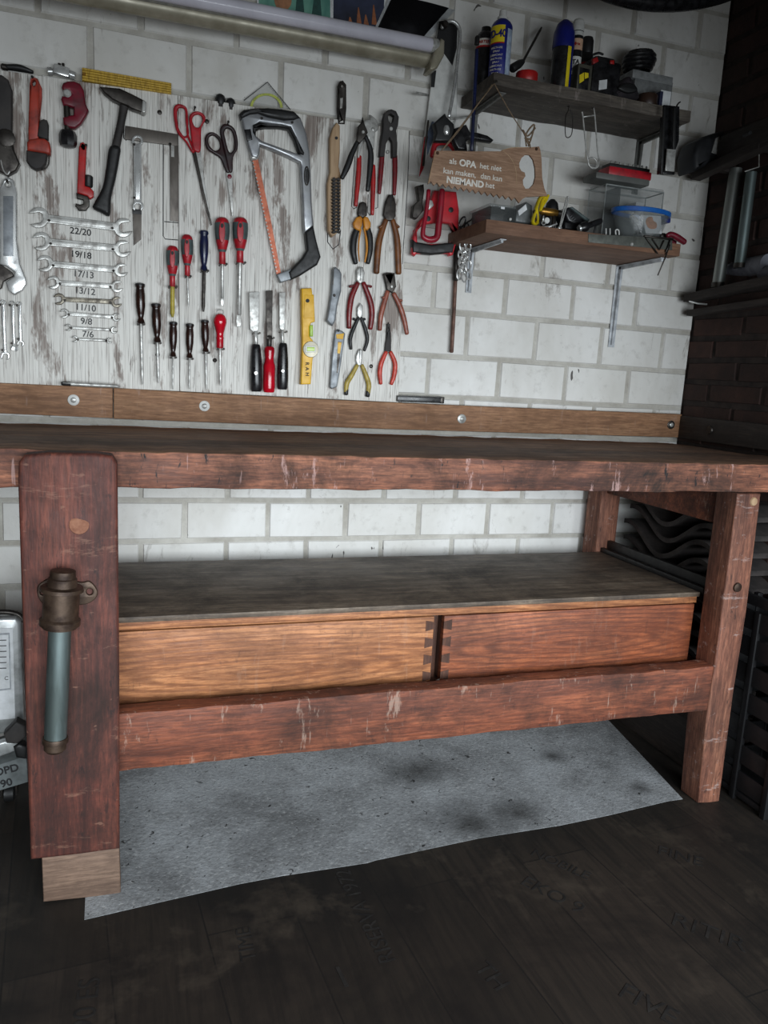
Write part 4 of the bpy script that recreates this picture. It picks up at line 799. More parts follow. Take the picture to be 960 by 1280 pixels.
lathe('lower_ring', o, c, c+Vector((0, 0, .016)), [(0, .024), (.1, .025), (.9, .025), (1, .024)], DSTEEL, 28); lathe('roll', o, c+Vector((0, 0, .016)), c+Vector((0, 0, .040)), [(0, .027), (.1, .0285), (.9, .0285), (1, .027), (1, .015), (.3, .015)], RED, 28)
o, c, r, h = can('foam_bottle', 'stout blue-capped dark bottle with a yellow stripe', 'bottle', 700, 24, -.13, Z1, 12.5, [(0, .95), (.02, 1), (.62, 1.0), (.66, 1)], BLACKG, 105)
lathe('cap', o, c+Vector((0, 0, h*.62)), c+Vector((0, 0, h*1.0)), [(0, 1.05*r), (.1, 1.07*r), (.55, 1.0*r), (.85, .75*r), (1, .3*r)], CBLUE, 28)
patch('yellow_stripe', o, c, r*1.02, Z1+.01, Z1+h*.66, FA+.45, FA+.85, YELL); patch('blue_stripe', o, c, r*1.02, Z1+.004, Z1+h*.64, FA+.88, FA+1.25, CBLUE)
o, c, r, h = can('sealant_tube', 'slim white-capped black and white sealant tube', 'tube', 716, 22, -.12, Z1, 7, [(0, .95), (.02, 1), (.84, 1), (.86, .9)], BLACKG, 110)
lathe('cap', o, c+Vector((0, 0, h*.84)), c+Vector((0, 0, h)), [(0, 1.04*r), (.7, 1.0*r), (.9, .8*r), (1, .4*r)], WHITE, 20)
patch('white_band', o, c, r*1.02, Z1+h*.30, Z1+h*.52, FA-1.2, FA+1.3, WHITE); patch('picture_band', o, c, r*1.02, Z1+h*.60, Z1+h*.74, FA-1.2, FA+1.3, mat('peach_band', (206, 168, 140), .5)); patch('white_band', o, c, r*1.02, Z1+h*.78, Z1+h*.83, FA-1.2, FA+1.3, WHITE)
cyl_text('lettering', o, 'TA', c, r*1.03, Z1+h*.45, .015, FA+.05, INK, .0006); cyl_text('lettering', o, 'SEAL', c, r*1.03, Z1+h*.36, .008, FA+.05, INK, .0003); cyl_text('lettering', o, 'flex', c, r*1.03, Z1+h*.67, .010, FA+.05, RED, .0004)
o, c, r, h = can('spray_can', 'black spray can mostly hidden behind the white-capped tube', 'spray can', 729, 46, -.06, Z1, 8.5, [(0, .95), (.02, 1), (.75, 1), (.78, .85), (.8, .9), (.95, .88), (1, .7)], BLACK, 110, group='spray cans')
patch('red_band', o, c, r*1.03, Z1+h*.50, Z1+h*.64, FA-1.3, FA+1.4, RED)
def sbox(name, par, k, x0, x1, ytop, y, dep, z, m, bev=.002, ybase=None):
    yb = ybase if ybase else ytop+20
    a, b = P(k, (x0, (ytop+yb)/2), y), P(k, (x1, (ytop+yb)/2), y); t = P(k, ((x0+x1)/2, ytop), y)
    return box(name, par, a.x, b.x, y, y+dep, z, t.z, m, bev)
o = thing('small_tin', 'small tin with yellow and black label in front of black box', 'tin', spot(730, 105, -.14, Z1))
sbox('body', o, 'I', 486, 546, 256, -.16, .045, Z1, mat('dull_tin', (92, 90, 80), .4, .3), .004, 350); sbox('label', o, 'I', 494, 532, 272, -.1612, .002, Z1+.016, BLACKG, .0004, 350)
f = flat('yellow_mark', o, 'I', [(494, 300), (512, 290), (512, 322), (494, 334)], -.1625, .001, YELL, .0002); flat('yellow_mark', o, 'I', [(515, 290), (530, 292), (530, 310), (515, 316)], -.1625, .001, YELL, .0002)
o = thing('battery_charger', 'black power tool battery with red latches and a white label', 'battery', spot(757, 105, -.12, Z1))
sbox('body', o, 'I', 546, 660, 240, -.165, .09, Z1, BLACKG, .008, 365); sbox('top_housing', o, 'I', 556, 640, 224, -.15, .07, Z1+.05, BLACK, .01, 300)
flat('label', o, 'I', [(573, 322), (605, 318), (603, 355), (571, 360)], -.1665, .002, PAPER, .0004); flat('latch', o, 'I', [(548, 234), (566, 226), (572, 245), (550, 256)], -.168, .01, RED, .002); flat('latch', o, 'I', [(618, 240), (634, 240), (634, 256), (618, 254)], -.168, .006, RED, .002)
tube('hook', o, [P('I', q, -.14) for q in ((545, 220), (570, 212), (588, 218))], .003, BLACK)
c = spot(770, 118, -.13, Z1); o = thing('dark_pouch', 'soft dark pouch slumped beside the brown tape roll', 'pouch', c)
flat('body', o, 'I', [(632, 385), (640, 350), (672, 318), (700, 300), (722, 330), (735, 360), (738, 392), (690, 396)], -.165, .06, mat('dark_purple_fabric', (42, 34, 40), .8, 0, (24, 20, 24), 20), .014, True); flat('flap', o, 'I', [(650, 352), (680, 330), (715, 335), (728, 362), (690, 372)], -.172, .012, BLACK, .005, True)
c = spot(797, 100, -.07, Z1); o = thing('hose_coil', 'coil of black hose on top of silver boxes', 'hose', P('I', (730, 270), -.08))
for i, (yy, rx) in enumerate(((278, 50), (262, 56), (246, 60), (230, 57), (217, 46))):
    q = P('I', (728+i*2, yy), -.075); s = ppm('I', (728, yy), -.075)
    link('loop', tubem([q+Vector((math.cos(a)*rx*s, math.sin(a)*rx*s*.8, math.cos(a)*rx*s*.12)) for a in [2*math.pi*n/14 for n in range(14)]], .0065, 10, closed=True), BLACKG, o)
z0 = P('I', (730, 290), -.075).z-.006
o = thing('parts_box', 'silver-grey cardboard box under the coil of black hose', 'box', spot(810, 118, -.08, Z1), 'boxes on the upper shelf')
bx = sbox('carton', o, 'I', 712, 866, 312, -.115, .085, Z1, mat('silver_card', (128, 130, 130), .5, .2), .003, 405); a = bx.data
o2 = sbox('lid', o, 'I', 706, 870, 292, -.118, .09, P('I', (788, 322), -.115).z-.004, mat('silver_card_lid', (146, 148, 148), .45, .2), .002, 312)
o = thing('parts_box', 'small pale box at the right end of the upper shelf, beside the tape roll', 'box', spot(835, 125, -.14, Z1), 'boxes on the upper shelf')
sbox('carton', o, 'I', 818, 860, 362, -.165, .045, Z1, PAPER, .002, 410); sbox('edge_tape', o, 'I', 816, 828, 364, -.167, .05, Z1, mat('navy_tape', (40, 44, 70), .5), .001, 410)
c = spot(809, 122, -.155, Z1); s = ppm('I', (765, 380), -.155); o = thing('tape_roll', 'brown packing tape roll lying flat near the right end of the upper shelf', 'tape', c)
lathe('roll', o, c, c+Vector((0, 0, .034)), [(0, 37*s), (.05, 39*s), (.95, 39*s), (1, 37*s), (1, 26*s), (.05, 26*s)], TAPE, 30); lathe('core', o, c+Vector((0, 0, .002)), c+Vector((0, 0, .036)), [(0, 26*s), (1, 26*s), (1, 23*s), (0, 23*s)], mat('grey_core', (110, 108, 104), .6), 30)
# hanging from the front of the upper shelf
def wire(name, label, cat, k, pts, y, r, m, closed=False, extra=None, group=None):
    o = thing(name, label, cat, P(k, pts[0], y), group); tube('wire', o, [P(k, q, y) for q in pts], r, m, n=8, smooth=True, closed=closed)
    for e in extra or []: tube('crossbar', o, [P(k, q, y) for q in e], r, m, n=8)
    c = P(k, pts[0], y); tube('nail', o, [c, Vector((c.x, -.197, c.z+.001))], .0018, DSTEEL, n=8); return o
wire('wire_hook', 'thin bent wire hook hanging from the shelf front', 'hook', 'I', [(452, 425), (448, 445), (438, 470), (439, 545), (462, 538), (466, 470), (456, 440)], -.206, .0012, DSTEEL, group='wire hooks')
wire('spring_clip', 'long steel wire clip with a coiled eye hanging from the shelf front', 'clip', 'I', [(551, 432), (556, 470), (566, 600), (572, 640), (566, 668), (548, 674), (532, 662), (530, 640), (545, 630), (562, 645), (560, 668), (540, 668), (530, 650), (520, 590), (508, 470), (504, 448)], -.208, .0019, STEEL, extra=[[(508, 468), (554, 461)]])
o = thing('caulking_tool', 'black folding tool with steel end hanging at the shelf right end', 'tool', P('I', (860, 560), -.22))
flat('body', o, 'I', [(834, 418), (896, 425), (894, 560), (880, 600), (876, 698), (818, 694), (828, 560)], -.207, .018, BLACKG, .003); flat('bar', o, 'I', [(832, 425), (842, 425), (830, 696), (820, 696)], -.228, .006, BLACK, .002); flat('bar', o, 'I', [(872, 428), (882, 428), (880, 600), (868, 600)], -.23, .006, BLACK, .002)
flat('steel_plate', o, 'I', [(846, 595), (880, 598), (874, 686), (838, 682)], -.231, .004, STEEL, .001); tube('hook', o, [P('I', q, -.215) for q in ((880, 430), (888, 415), (897, 408))], .002, DSTEEL)
# ---------------------------------------------------------------- the saw-shaped sign
o = thing('wooden_sign', 'saw-shaped wooden sign with white lettering hanging on twine', 'sign', P('J', (450, 240), -.225))
top = [(215, 112), (400, 116), (545, 116), (572, 104), (610, 96), (700, 95), (736, 92), (743, 112), (748, 150), (752, 250), (762, 300), (778, 340), (720, 342), (672, 345), (652, 355), (636, 376)]
teeth = []; n = 15
for i in range(n+1):
    t = i/n; x, y_ = 630-450*t, 368-86*t; teeth.append((x, y_)); 
    if i < n: teeth.append((x-9-6, y_-21))
tw = teeth[1:]+[(182, 276)]
bd = flat('plate', o, 'J', top+tw, -.228, .006, W_SIGN, .0008, False, [[(637, 175), (648, 150), (668, 133), (688, 135), (706, 158), (716, 200), (717, 245), (708, 280), (688, 302), (668, 303), (657, 285), (655, 260), (668, 240), (664, 222), (648, 215), (638, 198)]])
for q1, q2 in (([(553, 112), (585, 140), (608, 175), (620, 215), (623, 285)], 0), ([(216, 114), (182, 276)], 1), ([(545, 114), (575, 104), (610, 98), (700, 97)], 2)): tube('engraved_line', bd, [P('J', q, -.2284) for q in q1], .0007, PALEW, n=6, fy=.6)
LT = [("als", (305, 168), .017, 0), ("OPA", (378, 180), .0195, .0006), ("het niet", (493, 197), .0168, 0), ("kan maken,", (338, 225), .0168, 0), ("dan kan", (497, 248), .0168, 0), ("NIEMAND", (366, 272), .0195, .0006), ("het", (490, 288), .0168, 0)]
for s, q, sz, bo in LT: wall_text('lettering', bd, s, P('J', q, -.2286), sz*1.08, SIGNL, 0, bo*1.1+.00018, 1.06)
tube('twine', o, [P('H', (248, 712), -.2295), P('H', (330, 610), -.226), P('H', (430, 480), -.22), P('H', (510, 379), -.211)], .0014, TWINE, n=6); tube('twine', o, [P('H', (512, 379), -.212), P('H', (590, 520), -.222), P('H', (680, 660), -.229), P('H', (692, 700), -.2295)], .0014, TWINE, n=6)
tube('twine', o, [P('H', (256, 706), -.2285), P('H', (345, 600), -.222), P('H', (500, 384), -.211)], .0012, TWINE, n=6)
ms = [tubem([P('H', q, -.229-.002*i) for q in p], 0.0022, 6) for i, p in enumerate(([(672, 690), (668, 640), (690, 600), (712, 585), (700, 640), (682, 690)], [(686, 692), (672, 655), (655, 610), (678, 640), (716, 600)], [(664, 650), (690, 655), (700, 640)]))]
link('twine_knot', merge(ms), TWINE, o)
for q in ((228, 125), (722, 105)): c = P('J', q, -.2282); link('twine_knot', lathem(c, c+Vector((0, -.003, 0)), [(0, .004), (1, .003)], 10), mat('dark_knot', (70, 46, 28), .9), o)
# ---------------------------------------------------------------- saws hanging left of the shelves
o = thing('hand_saw', 'red-handled handsaw in a white and black sleeve hanging upright', 'saw', P('H', (250, 500), -.03))
flat('blade', o, 'H', [(218, 330), (330, 330), (322, 540), (300, 700), (150, 700), (165, 600)], -.012, .002, STEEL, .0004)
sl = flat('sleeve', o, 'H', [(236, 62), (300, 52), (332, 80), (326, 380), (322, 545), (200, 700), (138, 850), (130, 850), (165, 640), (195, 395), (215, 210)], -.019, .007, WHITE, .001)
flat('black_panel', sl, 'H', [(236, 66), (300, 56), (328, 82), (324, 200), (302, 288), (262, 230), (214, 222)], -.0197, .001, BLACK, .0002); flat('black_strip', sl, 'H', [(200, 312), (222, 312), (212, 396), (194, 395)], -.0197, .001, BLACK, .0002)
flat('red_strip', sl, 'H', [(162, 645), (180, 640), (158, 800), (134, 850)], -.0197, .001, REDP, .0002); flat('blue_panel', sl, 'H', [(200, 566), (214, 570), (205, 660), (176, 740), (172, 640)], -.0197, .001, mat('grey_blue_panel', (112, 126, 148), .4), .0002)
flat('handle', o, 'N', [(215, 690), (390, 700), (412, 850), (405, 1060), (362, 1208), (336, 1216), (328, 1196), (190, 1200), (72, 1196), (58, 1216), (34, 1200), (44, 1060), (90, 940), (150, 880)], -.034, .022, mat('bright_red_handle', (204, 44, 54), .4, 0, (176, 34, 44), 40), .005, False, [[(76, 1012), (130, 962), (250, 948), (340, 957), (386, 1012), (372, 1075), (345, 1110), (190, 1118), (78, 1110)]])
flat('rubber_grip', o, 'N', [(40, 1080), (72, 1102), (190, 1122), (350, 1106), (392, 1060), (362, 1195), (330, 1192), (190, 1205), (70, 1192), (40, 1190)], -.036, .026, BLACK, .006)
for q in ((342, 848), (160, 918)): c = P('N', q, -.034); lathe('rivet', o, c, c+Vector((0, -.003, 0)), [(0, .007), (.8, .007), (1, .005)], BLACK, 14)
c = P('H', (182, 433), -.001); lathe('nail', o, P('H', (180, 436), 0), P('H', (122, 424), -.05), [(0, .003), (1, .003)], STEEL, 10)
o = thing('bow_saw', 'small bow saw with bent steel tube frame and red loop handle', 'saw', P('H', (310, 300), -.05))
tube('frame', o, [P('H', q, -.047) for q in ((250, 100), (258, 78), (282, 66), (308, 68), (332, 92), (340, 135), (330, 240), (310, 400), (284, 545))], .0047, CHROME, n=12)
c = P('H', (262, 85), -.047); lathe('clamp_nut', o, c+Vector((0, .01, 0)), c+Vector((0, -.012, 0)), [(0, .009), (.8, .009), (1, .006)], DSTEEL, 12)
tube('loop_handle', o, [P('N', q, -.06) for q in ((165, 690), (148, 850), (118, 1030), (140, 1075), (190, 1085), (232, 1060), (246, 960), (262, 800), (272, 690))], [.0055, .0055, .0065, .008, .009, .009, .009, .009, .008], mat('crimson_tube', (150, 24, 44), .35, 0, (120, 16, 32), 40), n=14)
tube('loop_top', o, [P('N', q, -.056) for q in ((196, 420), (212, 335), (262, 306), (330, 316), (372, 362))], .0075, REDP, n=12)
flat('blade_holder', o, 'N', [(70, 655), (128, 640), (132, 700), (118, 790), (128, 850), (70, 920), (34, 905), (44, 810), (88, 770)], -.05, .02, DSTEEL, .003); flat('blade_holder', o, 'N', [(150, 760), (196, 770), (210, 810), (170, 850), (148, 830)], -.05, .014, STEEL, .003)
flat('blade', o, 'H', [(150, 790), (162, 790), (186, 560), (178, 560)], -.050, .0015, DSTEEL, .0003)
o = thing('quick_clamp', 'black bar clamp with a long handle behind the sign top', 'clamp', P('N', (400, 240), -.08))
flat('jaw', o, 'N', [(212, 150), (300, 72), (312, 100), (372, 160), (375, 210), (340, 300), (212, 296), (232, 230)], -.1, .024, BLACK, .005); flat('trigger', o, 'N', [(380, 190), (470, 160), (500, 220), (560, 225), (640, 248), (692, 285), (672, 306), (580, 292), (500, 276), (470, 300), (482, 372), (400, 366), (362, 280)], -.102, .022, BLACKG, .006)
c0, c1 = P('N', (306, 175), -.098), P('N', (306, 250), -.098); lathe('screw', o, c0, c1, [(0, .006), (.3, .009), (.7, .009), (1, .006)], CHROME, 14)
tube('bar', o, [P('N', (345, 120), -.09), P('N', (560, 95), -.004)], .003, STEEL)
o = thing('rusty_rod', 'long rusty rod hanging down the wall below the saws', 'rod', P('J', (310, 900), -.015))
tube('rod', o, [P('J', q, -.014) for q in ((322, 600), (318, 740), (308, 950), (298, 1120))], .0055, mat('rusty_rod_iron', (112, 82, 70), .6, .3, (70, 48, 40), 30), n=10); tube('sleeve', o, [P('J', q, -.014) for q in ((323, 590), (317, 760))], .008, DSTEEL, n=12)
c = P('J', (320, 640), 0); lathe('nail', o, c, c+Vector((0, -.03, 0)), [(0, .002), (.9, .002), (.9, .004), (1, .004)], DSTEEL, 8)
o = thing('chain', 'bunched steel chain hanging beside the lower shelf end', 'chain', P('J', (360, 640), -.05))
pts = [(352, 470), (372, 500), (350, 530), (368, 560), (352, 590), (374, 620), (346, 640), (366, 660), (382, 690), (350, 700), (338, 730), (360, 745), (378, 730), (345, 670), (380, 600), (372, 640)]
for i, q in enumerate(pts):
    c = P('J', q, -.05-.006*(i % 3)); a = random.uniform(-.9, .9)+(i % 2)*.8; ex = Vector((math.sin(a)*.6, .35*(i % 2), math.cos(a))).normalized(); ey = ex.cross(Vector((0, 1, .3))).normalized()
    link('link', tubem([c+ex*(.0145*math.cos(t))+ey*(.0075*math.sin(t)) for t in [2*math.pi*n/12 for n in range(12)]], .0023, 8, closed=True), CHROME if i > 3 else BLACKG, o)
c = P('J', (360, 480), 0); lathe('nail', o, c, c+Vector((0, -.06, .004)), [(0, .002), (.9, .002), (.9, .004), (1, .004)], DSTEEL, 8)
# ---------------------------------------------------------------- things on the lower shelf
def on2(name, label, cat, q, y=-.12, group=None): v = P('T', q, y); return thing(name, label, cat, (v.x, y, Z2), group)
def v2(k, q, y): v = P(k, q, y); v.z = max(v.z, Z2+.004); return v
o = thing('organiser_box', 'clear dark parts box at the left end of the lower shelf', 'box', (.93, -.12, Z2), 'clear boxes on the lower shelf')
sbox('box', o, 'S', 150, 352, 178, -.2, .12, Z2, CLEARD, .004, 300); sbox('lid', o, 'S', 140, 356, 165, -.203, .125, P('S', (250, 182), -.2).z-.003, CLEAR, .002, 178); c = P('S', (305, 283), -.2035); lathe('stud', o, c, c+Vector((0, -.003, 0)), [(0, .004), (1, .003)], WHITE, 10)
sbox('label', o, 'S', 232, 262, 182, -.2045, .002, P('S', (250, 204), -.2).z, PAPER, .0003, 200)
o = thing('parts_case', 'grey tilted plastic case left of the yellow strap', 'box', (1.02, -.1, Z2), 'clear boxes on the lower shelf')
a, b, = v2('S', (345, 310), -.17), v2('S', (470, 310), -.17); flat('case', o, 'S', [(345, 305), (358, 210), (440, 140), (486, 170), (482, 322)], -.17, .08, mat('grey_case', (96, 100, 100), .4), .006); flat('label', o, 'S', [(368, 215), (432, 160), (442, 205), (378, 255)], -.172, .003, PAPER, .0006)
o = thing('cable_tie_loop', 'yellow strap loop standing on the lower shelf', 'strap', (1.05, -.17, Z2))
tube('strap', o, [v2('S', q, -.19) for q in ((606, 92), (590, 130), (552, 190), (545, 215), (560, 140), (582, 100), (548, 104), (520, 170), (503, 230), (486, 290), (492, 318), (516, 318), (522, 280), (512, 200))], .0038, YELL, n=8, fy=2.2)
tube('buckle', o, [v2('S', (500, 215), -.19), v2('S', (528, 300), -.19)], .006, mat('dark_buckle', (60, 50, 30), .5), n=8)
o = thing('brush_handle', 'small brown-handled brush lying across the loose keys', 'brush', (1.08, -.15, Z2))
a, b = v2('S', (545, 215), -.16), v2('S', (688, 236), -.16); a.z = b.z = max(a.z, Z2+.02); lathe('handle', o, a, b, [(0, .006), (.1, .010), (.8, .010), (1, .007)], BRASS, 16); c = b; lathe('ferrule', o, b-(b-a)*.05, b+(b-a)*.12, [(0, .009), (1, .009)], DSTEEL, 14)
tube('rest', o, [Vector((a.x+.01, a.y, Z2+.002)), a+Vector((.012, 0, -.008))], .006, DSTEEL); tube('rest', o, [Vector((b.x-.01, b.y, Z2+.002)), b+Vector((-.012, 0, -.008))], .006, DSTEEL)
o = thing('rubber_stopper', 'black round stopper behind the brown brush', 'stopper', (1.08, -.09, Z2)); c = P('S', (640, 172), -.1); lathe('cap', o, Vector((c.x, c.y, Z2)), Vector((c.x, c.y, c.z+.016)), [(0, .014), (.5, .015), (.7, .02), (.9, .016), (1, .006)], BLACK, 18)
lathe('base_ring', o, Vector((c.x, c.y, Z2)), Vector((c.x, c.y, Z2+.006)), [(0, .019), (1, .018)], BGRIME, 18)
o = thing('key_bunch', 'small bunch of bright keys and bits at the shelf front', 'keys', (1.08, -.21, Z2))
c = v2('S', (598, 292), -.215); c.z = max(c.z, Z2+.01); lathe('round_tag', o, c, c+Vector((0, -.003, 0)), [(0, .008), (1, .007)], WHITE, 16); link('ring', tubem([v2('S', (572+14*math.cos(a), 312+14*math.sin(a)), -.218) for a in [2*math.pi*i/10 for i in range(10)]], .0012, 6, closed=True), STEEL, o)
for p, q in (((598, 350), (680, 318)), ((566, 300), (572, 256)), ((620, 340), (560, 345))): tube('key', o, [v2('S', p, -.212), v2('S', q, -.214)], [.003, .002], CHROME, n=8)
o = thing('spring_clip', 'steel wire clip leaning upright in the middle of the lower shelf', 'clip', (1.1, -.2, Z2))
tube('wire', o, [v2('S', q, -.2) for q in ((700, 348), (722, 250), (752, 130), (764, 102), (770, 120), (745, 220), (708, 345))], .0019, STEEL, n=8); tube('foot', o, [v2('S', (690, 352), -.2), v2('S', (712, 352), -.2)], .004, CHROME, n=8)
o = thing('tape_dispenser', 'black and grey dispenser lying tilted behind the torch', 'dispenser', (1.16, -.14, Z2))
flat('body', o, 'S', [(748, 208), (776, 184), (800, 184), (938, 290), (930, 330), (880, 352), (770, 300), (752, 250)], -.16, .06, BLACKG, .006); flat('grey_top', o, 'S', [(778, 186), (806, 180), (946, 284), (930, 306), (800, 200)], -.164, .05, GREYP, .003); flat('foot', o, 'S', [(745, 300), (800, 310), (880, 340), (880, 372), (745, 358)], -.16, .05, BLACK, .004)
for t in (.25, .4, .55): flat('slot', o, 'S', [(755+t*100, 245+t*80), (775+t*100, 230+t*80), (779+t*100, 234+t*80), (759+t*100, 250+t*80)], -.1615, .003, mat('slot_grey', (90, 90, 92), .5), .0005)
o = thing('torch', 'small black torch lying beside the clear bowl', 'torch', (1.2, -.2, Z2)); a, b = v2('T', (30, 612), -.2), v2('T', (205, 550), -.2); a.z = max(a.z, Z2+.014)
lathe('barrel', o, a, b, [(0, .010), (.1, .013), (.3, .013), (.4, .008), (.9, .008), (1, .006)], BLACKG, 18); lathe('lens', o, a, a+(a-b).normalized()*.004, [(0, .010), (1, .008)], CHROME, 18)
tube('stand_clip', o, [Vector((b.x-.02, b.y, Z2+.001)), b+(a-b)*.25], .003, BLACK, n=6)
o = thing('parts_tub', 'clear rectangular parts tub with a grey lid under the red bit set', 'tub', (1.29, -.1, Z2), 'clear boxes on the lower shelf')
zb = P('T', (400, 266), -.12).z; xa, xb = P('T', (225, 450), -.108).x, P('T', (690, 450), -.108).x
EDG = mat('clear_edge', (150, 154, 152), .3)
link('moulded_edges', merge([tubem([Vector((x, y, Z2+.001)), Vector((x, y, zb-.001))], .0016, 6) for x in (xa, xb) for y in (-.107, -.024)]+[tubem([Vector((xa, y, zb-.001)), Vector((xb, y, zb-.001))], .0018, 6) for y in (-.107, -.024)]+[tubem([Vector((x, -.107, zb-.001)), Vector((x, -.024, zb-.001))], .0018, 6) for x in (xa, xb)]), EDG, o)
sbox('tub', o, 'T', 225, 690, 262, -.108, .085, Z2, CLEAR, .004, 640); a, b = P('T', (165, 240), -.15), P('T', (596, 260), -.15)
box('lid', o, a.x, b.x, -.145, -.078, zb, P('T', (380, 190), -.145).z, mat('dusty_grey_lid', (96, 98, 94), .5, 0, (80, 80, 78), 20), .003); zt = P('T', (380, 190), -.145).z
box('divider', o, P('T', (385, 400), -.13).x-.001, P('T', (385, 400), -.13).x+.001, -.107, -.03, Z2+.004, zb, CLEARD, .0003); sbox('scrap', o, 'T', 470, 540, 400, -.07, .05, Z2+.003, PAPER, .004, 600)
o = thing('bit_set', 'red case of steel bits on top of the grey lid', 'bit set', (1.29, -.1, zt)); a, b = P('T', (262, 170), -.14), P('T', (606, 190), -.14); z1 = zt+.022
box('tray', o, a.x, b.x, -.14, -.085, zt, z1, REDP, .004); box('bit_rail', o, a.x+.006, b.x-.002, -.132, -.092, z1-.002, z1+.010, BLACK, .002)
for i in range(9): x = a.x+.014+i*(b.x-a.x-.024)/8; lathe('bit', o, Vector((x, -.125, z1+.008)), Vector((x, -.125, z1+.018)), [(0, .003), (.8, .003), (1, .002)], STEEL, 8)
# bowl with blue rim
rimc = P('T', (495, 500), -.17); s = ppm('T', (495, 500), -.17); R_ = 272*s; hz = P('T', (495, 470), -.19).z
cb = Vector((rimc.x+.012, -.168, Z2)); R_ = min(R_, .088)
o = thing('plastic_bowl', 'clear plastic bowl with bright blue rim in front of the tub', 'bowl', cb)
def scaley(me, f, c):
    for v in me.vertices: v.co.y = c.y+(v.co.y-c.y)*f
    return me
link('bowl', scaley(lathem(cb, Vector((cb.x, cb.y, hz)), [(0, 0), (0, R_*.62), (.05, R_*.66), (.95, R_*.97), (1, R_*.97), (.95, R_*.94), (.08, R_*.62), (.08, 0)], 40, cap=False), .58, cb), CLEAR, o)
link('rim', scaley(lathem(Vector((cb.x, cb.y, hz-.006)), Vector((cb.x, cb.y, hz+.007)), [(0, R_*.99), (.1, R_*1.03), (.9, R_*1.03), (1, R_*1.0), (.9, R_*.94), (.1, R_*.94), (0, R_*.99)], 40, cap=False), .58, cb), BBLUE, o)
x = cb.x+R_*1.0; box('rim_tab', o, x-.006, x+.014, -.165, -.125, hz-.014, hz+.006, mat('dark_blue_tab', (28, 44, 110), .4), .003)
o = thing('picture_card', 'white card with an orange figure drawn on it inside the bowl', 'card', (cb.x+.03, -.2, Z2)); y = cb.y-R_*.3
flat('card', o, 'T', [(516, 505), (680, 512), (684, 655), (560, 650), (540, 560)], y, .003, PAPER, .0004); flat('orange_drawing', o, 'T', [(560, 545), (580, 520), (610, 520), (620, 550), (645, 570), (640, 610), (590, 612), (565, 580)], y-.001, .001, mat('orange_print', (206, 134, 78), .7), .0002, True)
o = thing('marker_pens', 'dark marker pen standing tilted in the bowl', 'pen', (cb.x-.01, -.19, Z2)); a, b = P('T', (440, 515), y+.01), P('T', (560, 640), y+.02); lathe('barrel', o, a, b, [(0, .006), (.2, .008), (1, .008)], BLACKG, 14); lathe('clear_end', o, v2('T', (490, 660), y), v2('T', (488, 610), y), [(0, .010), (.8, .010), (1, .007)], CLEARD, 16)
o = thing('pliers', 'red-handled pliers lying at the right end of the lower shelf', 'pliers', (1.42, -.2, Z2))
a = [v2('T', q, -.205) for q in ((728, 668), (760, 660), (810, 684), (868, 722))]; tube('handle', o, a, [.006, .008, .009, .008], DRED, n=12); tube('handle', o, [p+Vector((-.01, .03, .0)) for p in a], [.006, .008, .009, .008], DRED, n=12); tube('jaws', o, [a[0]+Vector((-.005, .05, .004)), a[0]+Vector((0, .015, 0))], [.005, .009], DSTEEL, n=10, fy=1.6)
o = thing('allen_keys', 'dark hex keys hung over the front edge of the lower shelf', 'hex keys', P('T', (660, 720), -.25))
for p in ([(560, 684), (600, 740), (652, 812)], [(612, 696), (668, 782), (704, 708)], [(752, 706), (735, 760), (718, 800)], [(750, 742), (715, 842), (655, 985)]): tube('key', o, [P('T', q, -.2505) for q in p], .0021, DSTEEL, n=6, smooth=False)
tube('holder', o, [P('T', (545, 672), -.2485), P('T', (775, 700), -.2485)], .0028, DSTEEL, n=8)
o = thing('screw_hooks', 'three bright screw hooks standing at the shelf front', 'hooks', P('T', (270, 640), -.22))
for x in (240, 272): tube('hook', o, [v2('T', (x, 662), -.225), v2('T', (x, 612), -.225)], .0016, WHITE, n=8)
tube('eye', o, [v2('T', q, -.225) for q in ((318, 660), (316, 630), (328, 620), (342, 630), (344, 662))], .002, WHITE, n=8)
# small things on the plank beside the board
o = thing('black_file', 'long flat black case lying on the plank right of the board', 'case', at(525, 500, y=-.03)); z0 = at(525, 503.5, y=-.045).z
a, b = at(499, 498, y=-.045), at(556, 500, y=-.045); link('case', beam(Vector((a.x, -.018, a.z-.001)), Vector((b.x, -.018, b.z-.001)), .03, .017, .003), BLACKG, o); link('end_cap', beam(Vector((b.x-.008, -.018, b.z-.001)), Vector((b.x+.004, -.018, b.z-.001)), .032, .019, .003), DSTEEL, o)
# ---------------------------------------------------------------- lamp and posters
o = thing('strip_light', 'cream fluorescent strip light fixed high on the wall', 'lamp', at(400, 60, y=-.06))
def lp(q, y): return P('G', q, y)
A_, B_ = lp((830, 246), -.055), lp((0, 88), -.115); d = (B_-A_); A2 = A_+d*2.6
me = lathem(A_, A2, [(0, .022), (.001, .0235), (1, .0235)], 24); link('housing', me, CREAM, o)
E1, E0 = lp((838, 190), -.085), lp((0, 28), -.145); F2 = E1+(E0-E1)*2.6; link('tube', lathem(E1, F2, [(0, .0155), (.004, .0165), (1, .0165)], 24), TUBEW, o)
dd = (E1-E0).normalized(); link('tube_cap', lathem(E1-dd*.012, E1+dd*.012, [(0, .017), (.7, .017), (1, .012)], 20), STEEL, o)
flat('end_bracket', o, 'G', [(816, 286), (828, 250), (838, 215), (868, 156), (882, 166), (880, 228), (852, 280), (830, 292)], -.1, .05, CREAM, .006)
g0, g1 = lp((0, 72), -.125), lp((820, 226), -.065); link('reflector', beam(g1, g1+(g0-g1)*2.6, .03, .012, .002), mat('grey_reflector', (110, 106, 96), .5), o)
tube('wall_strap', o, [Vector((A_.x-.1, A_.y+.02, A_.z)), Vector((A_.x-.1, -.002, A_.z+.01))], .006, CREAM)
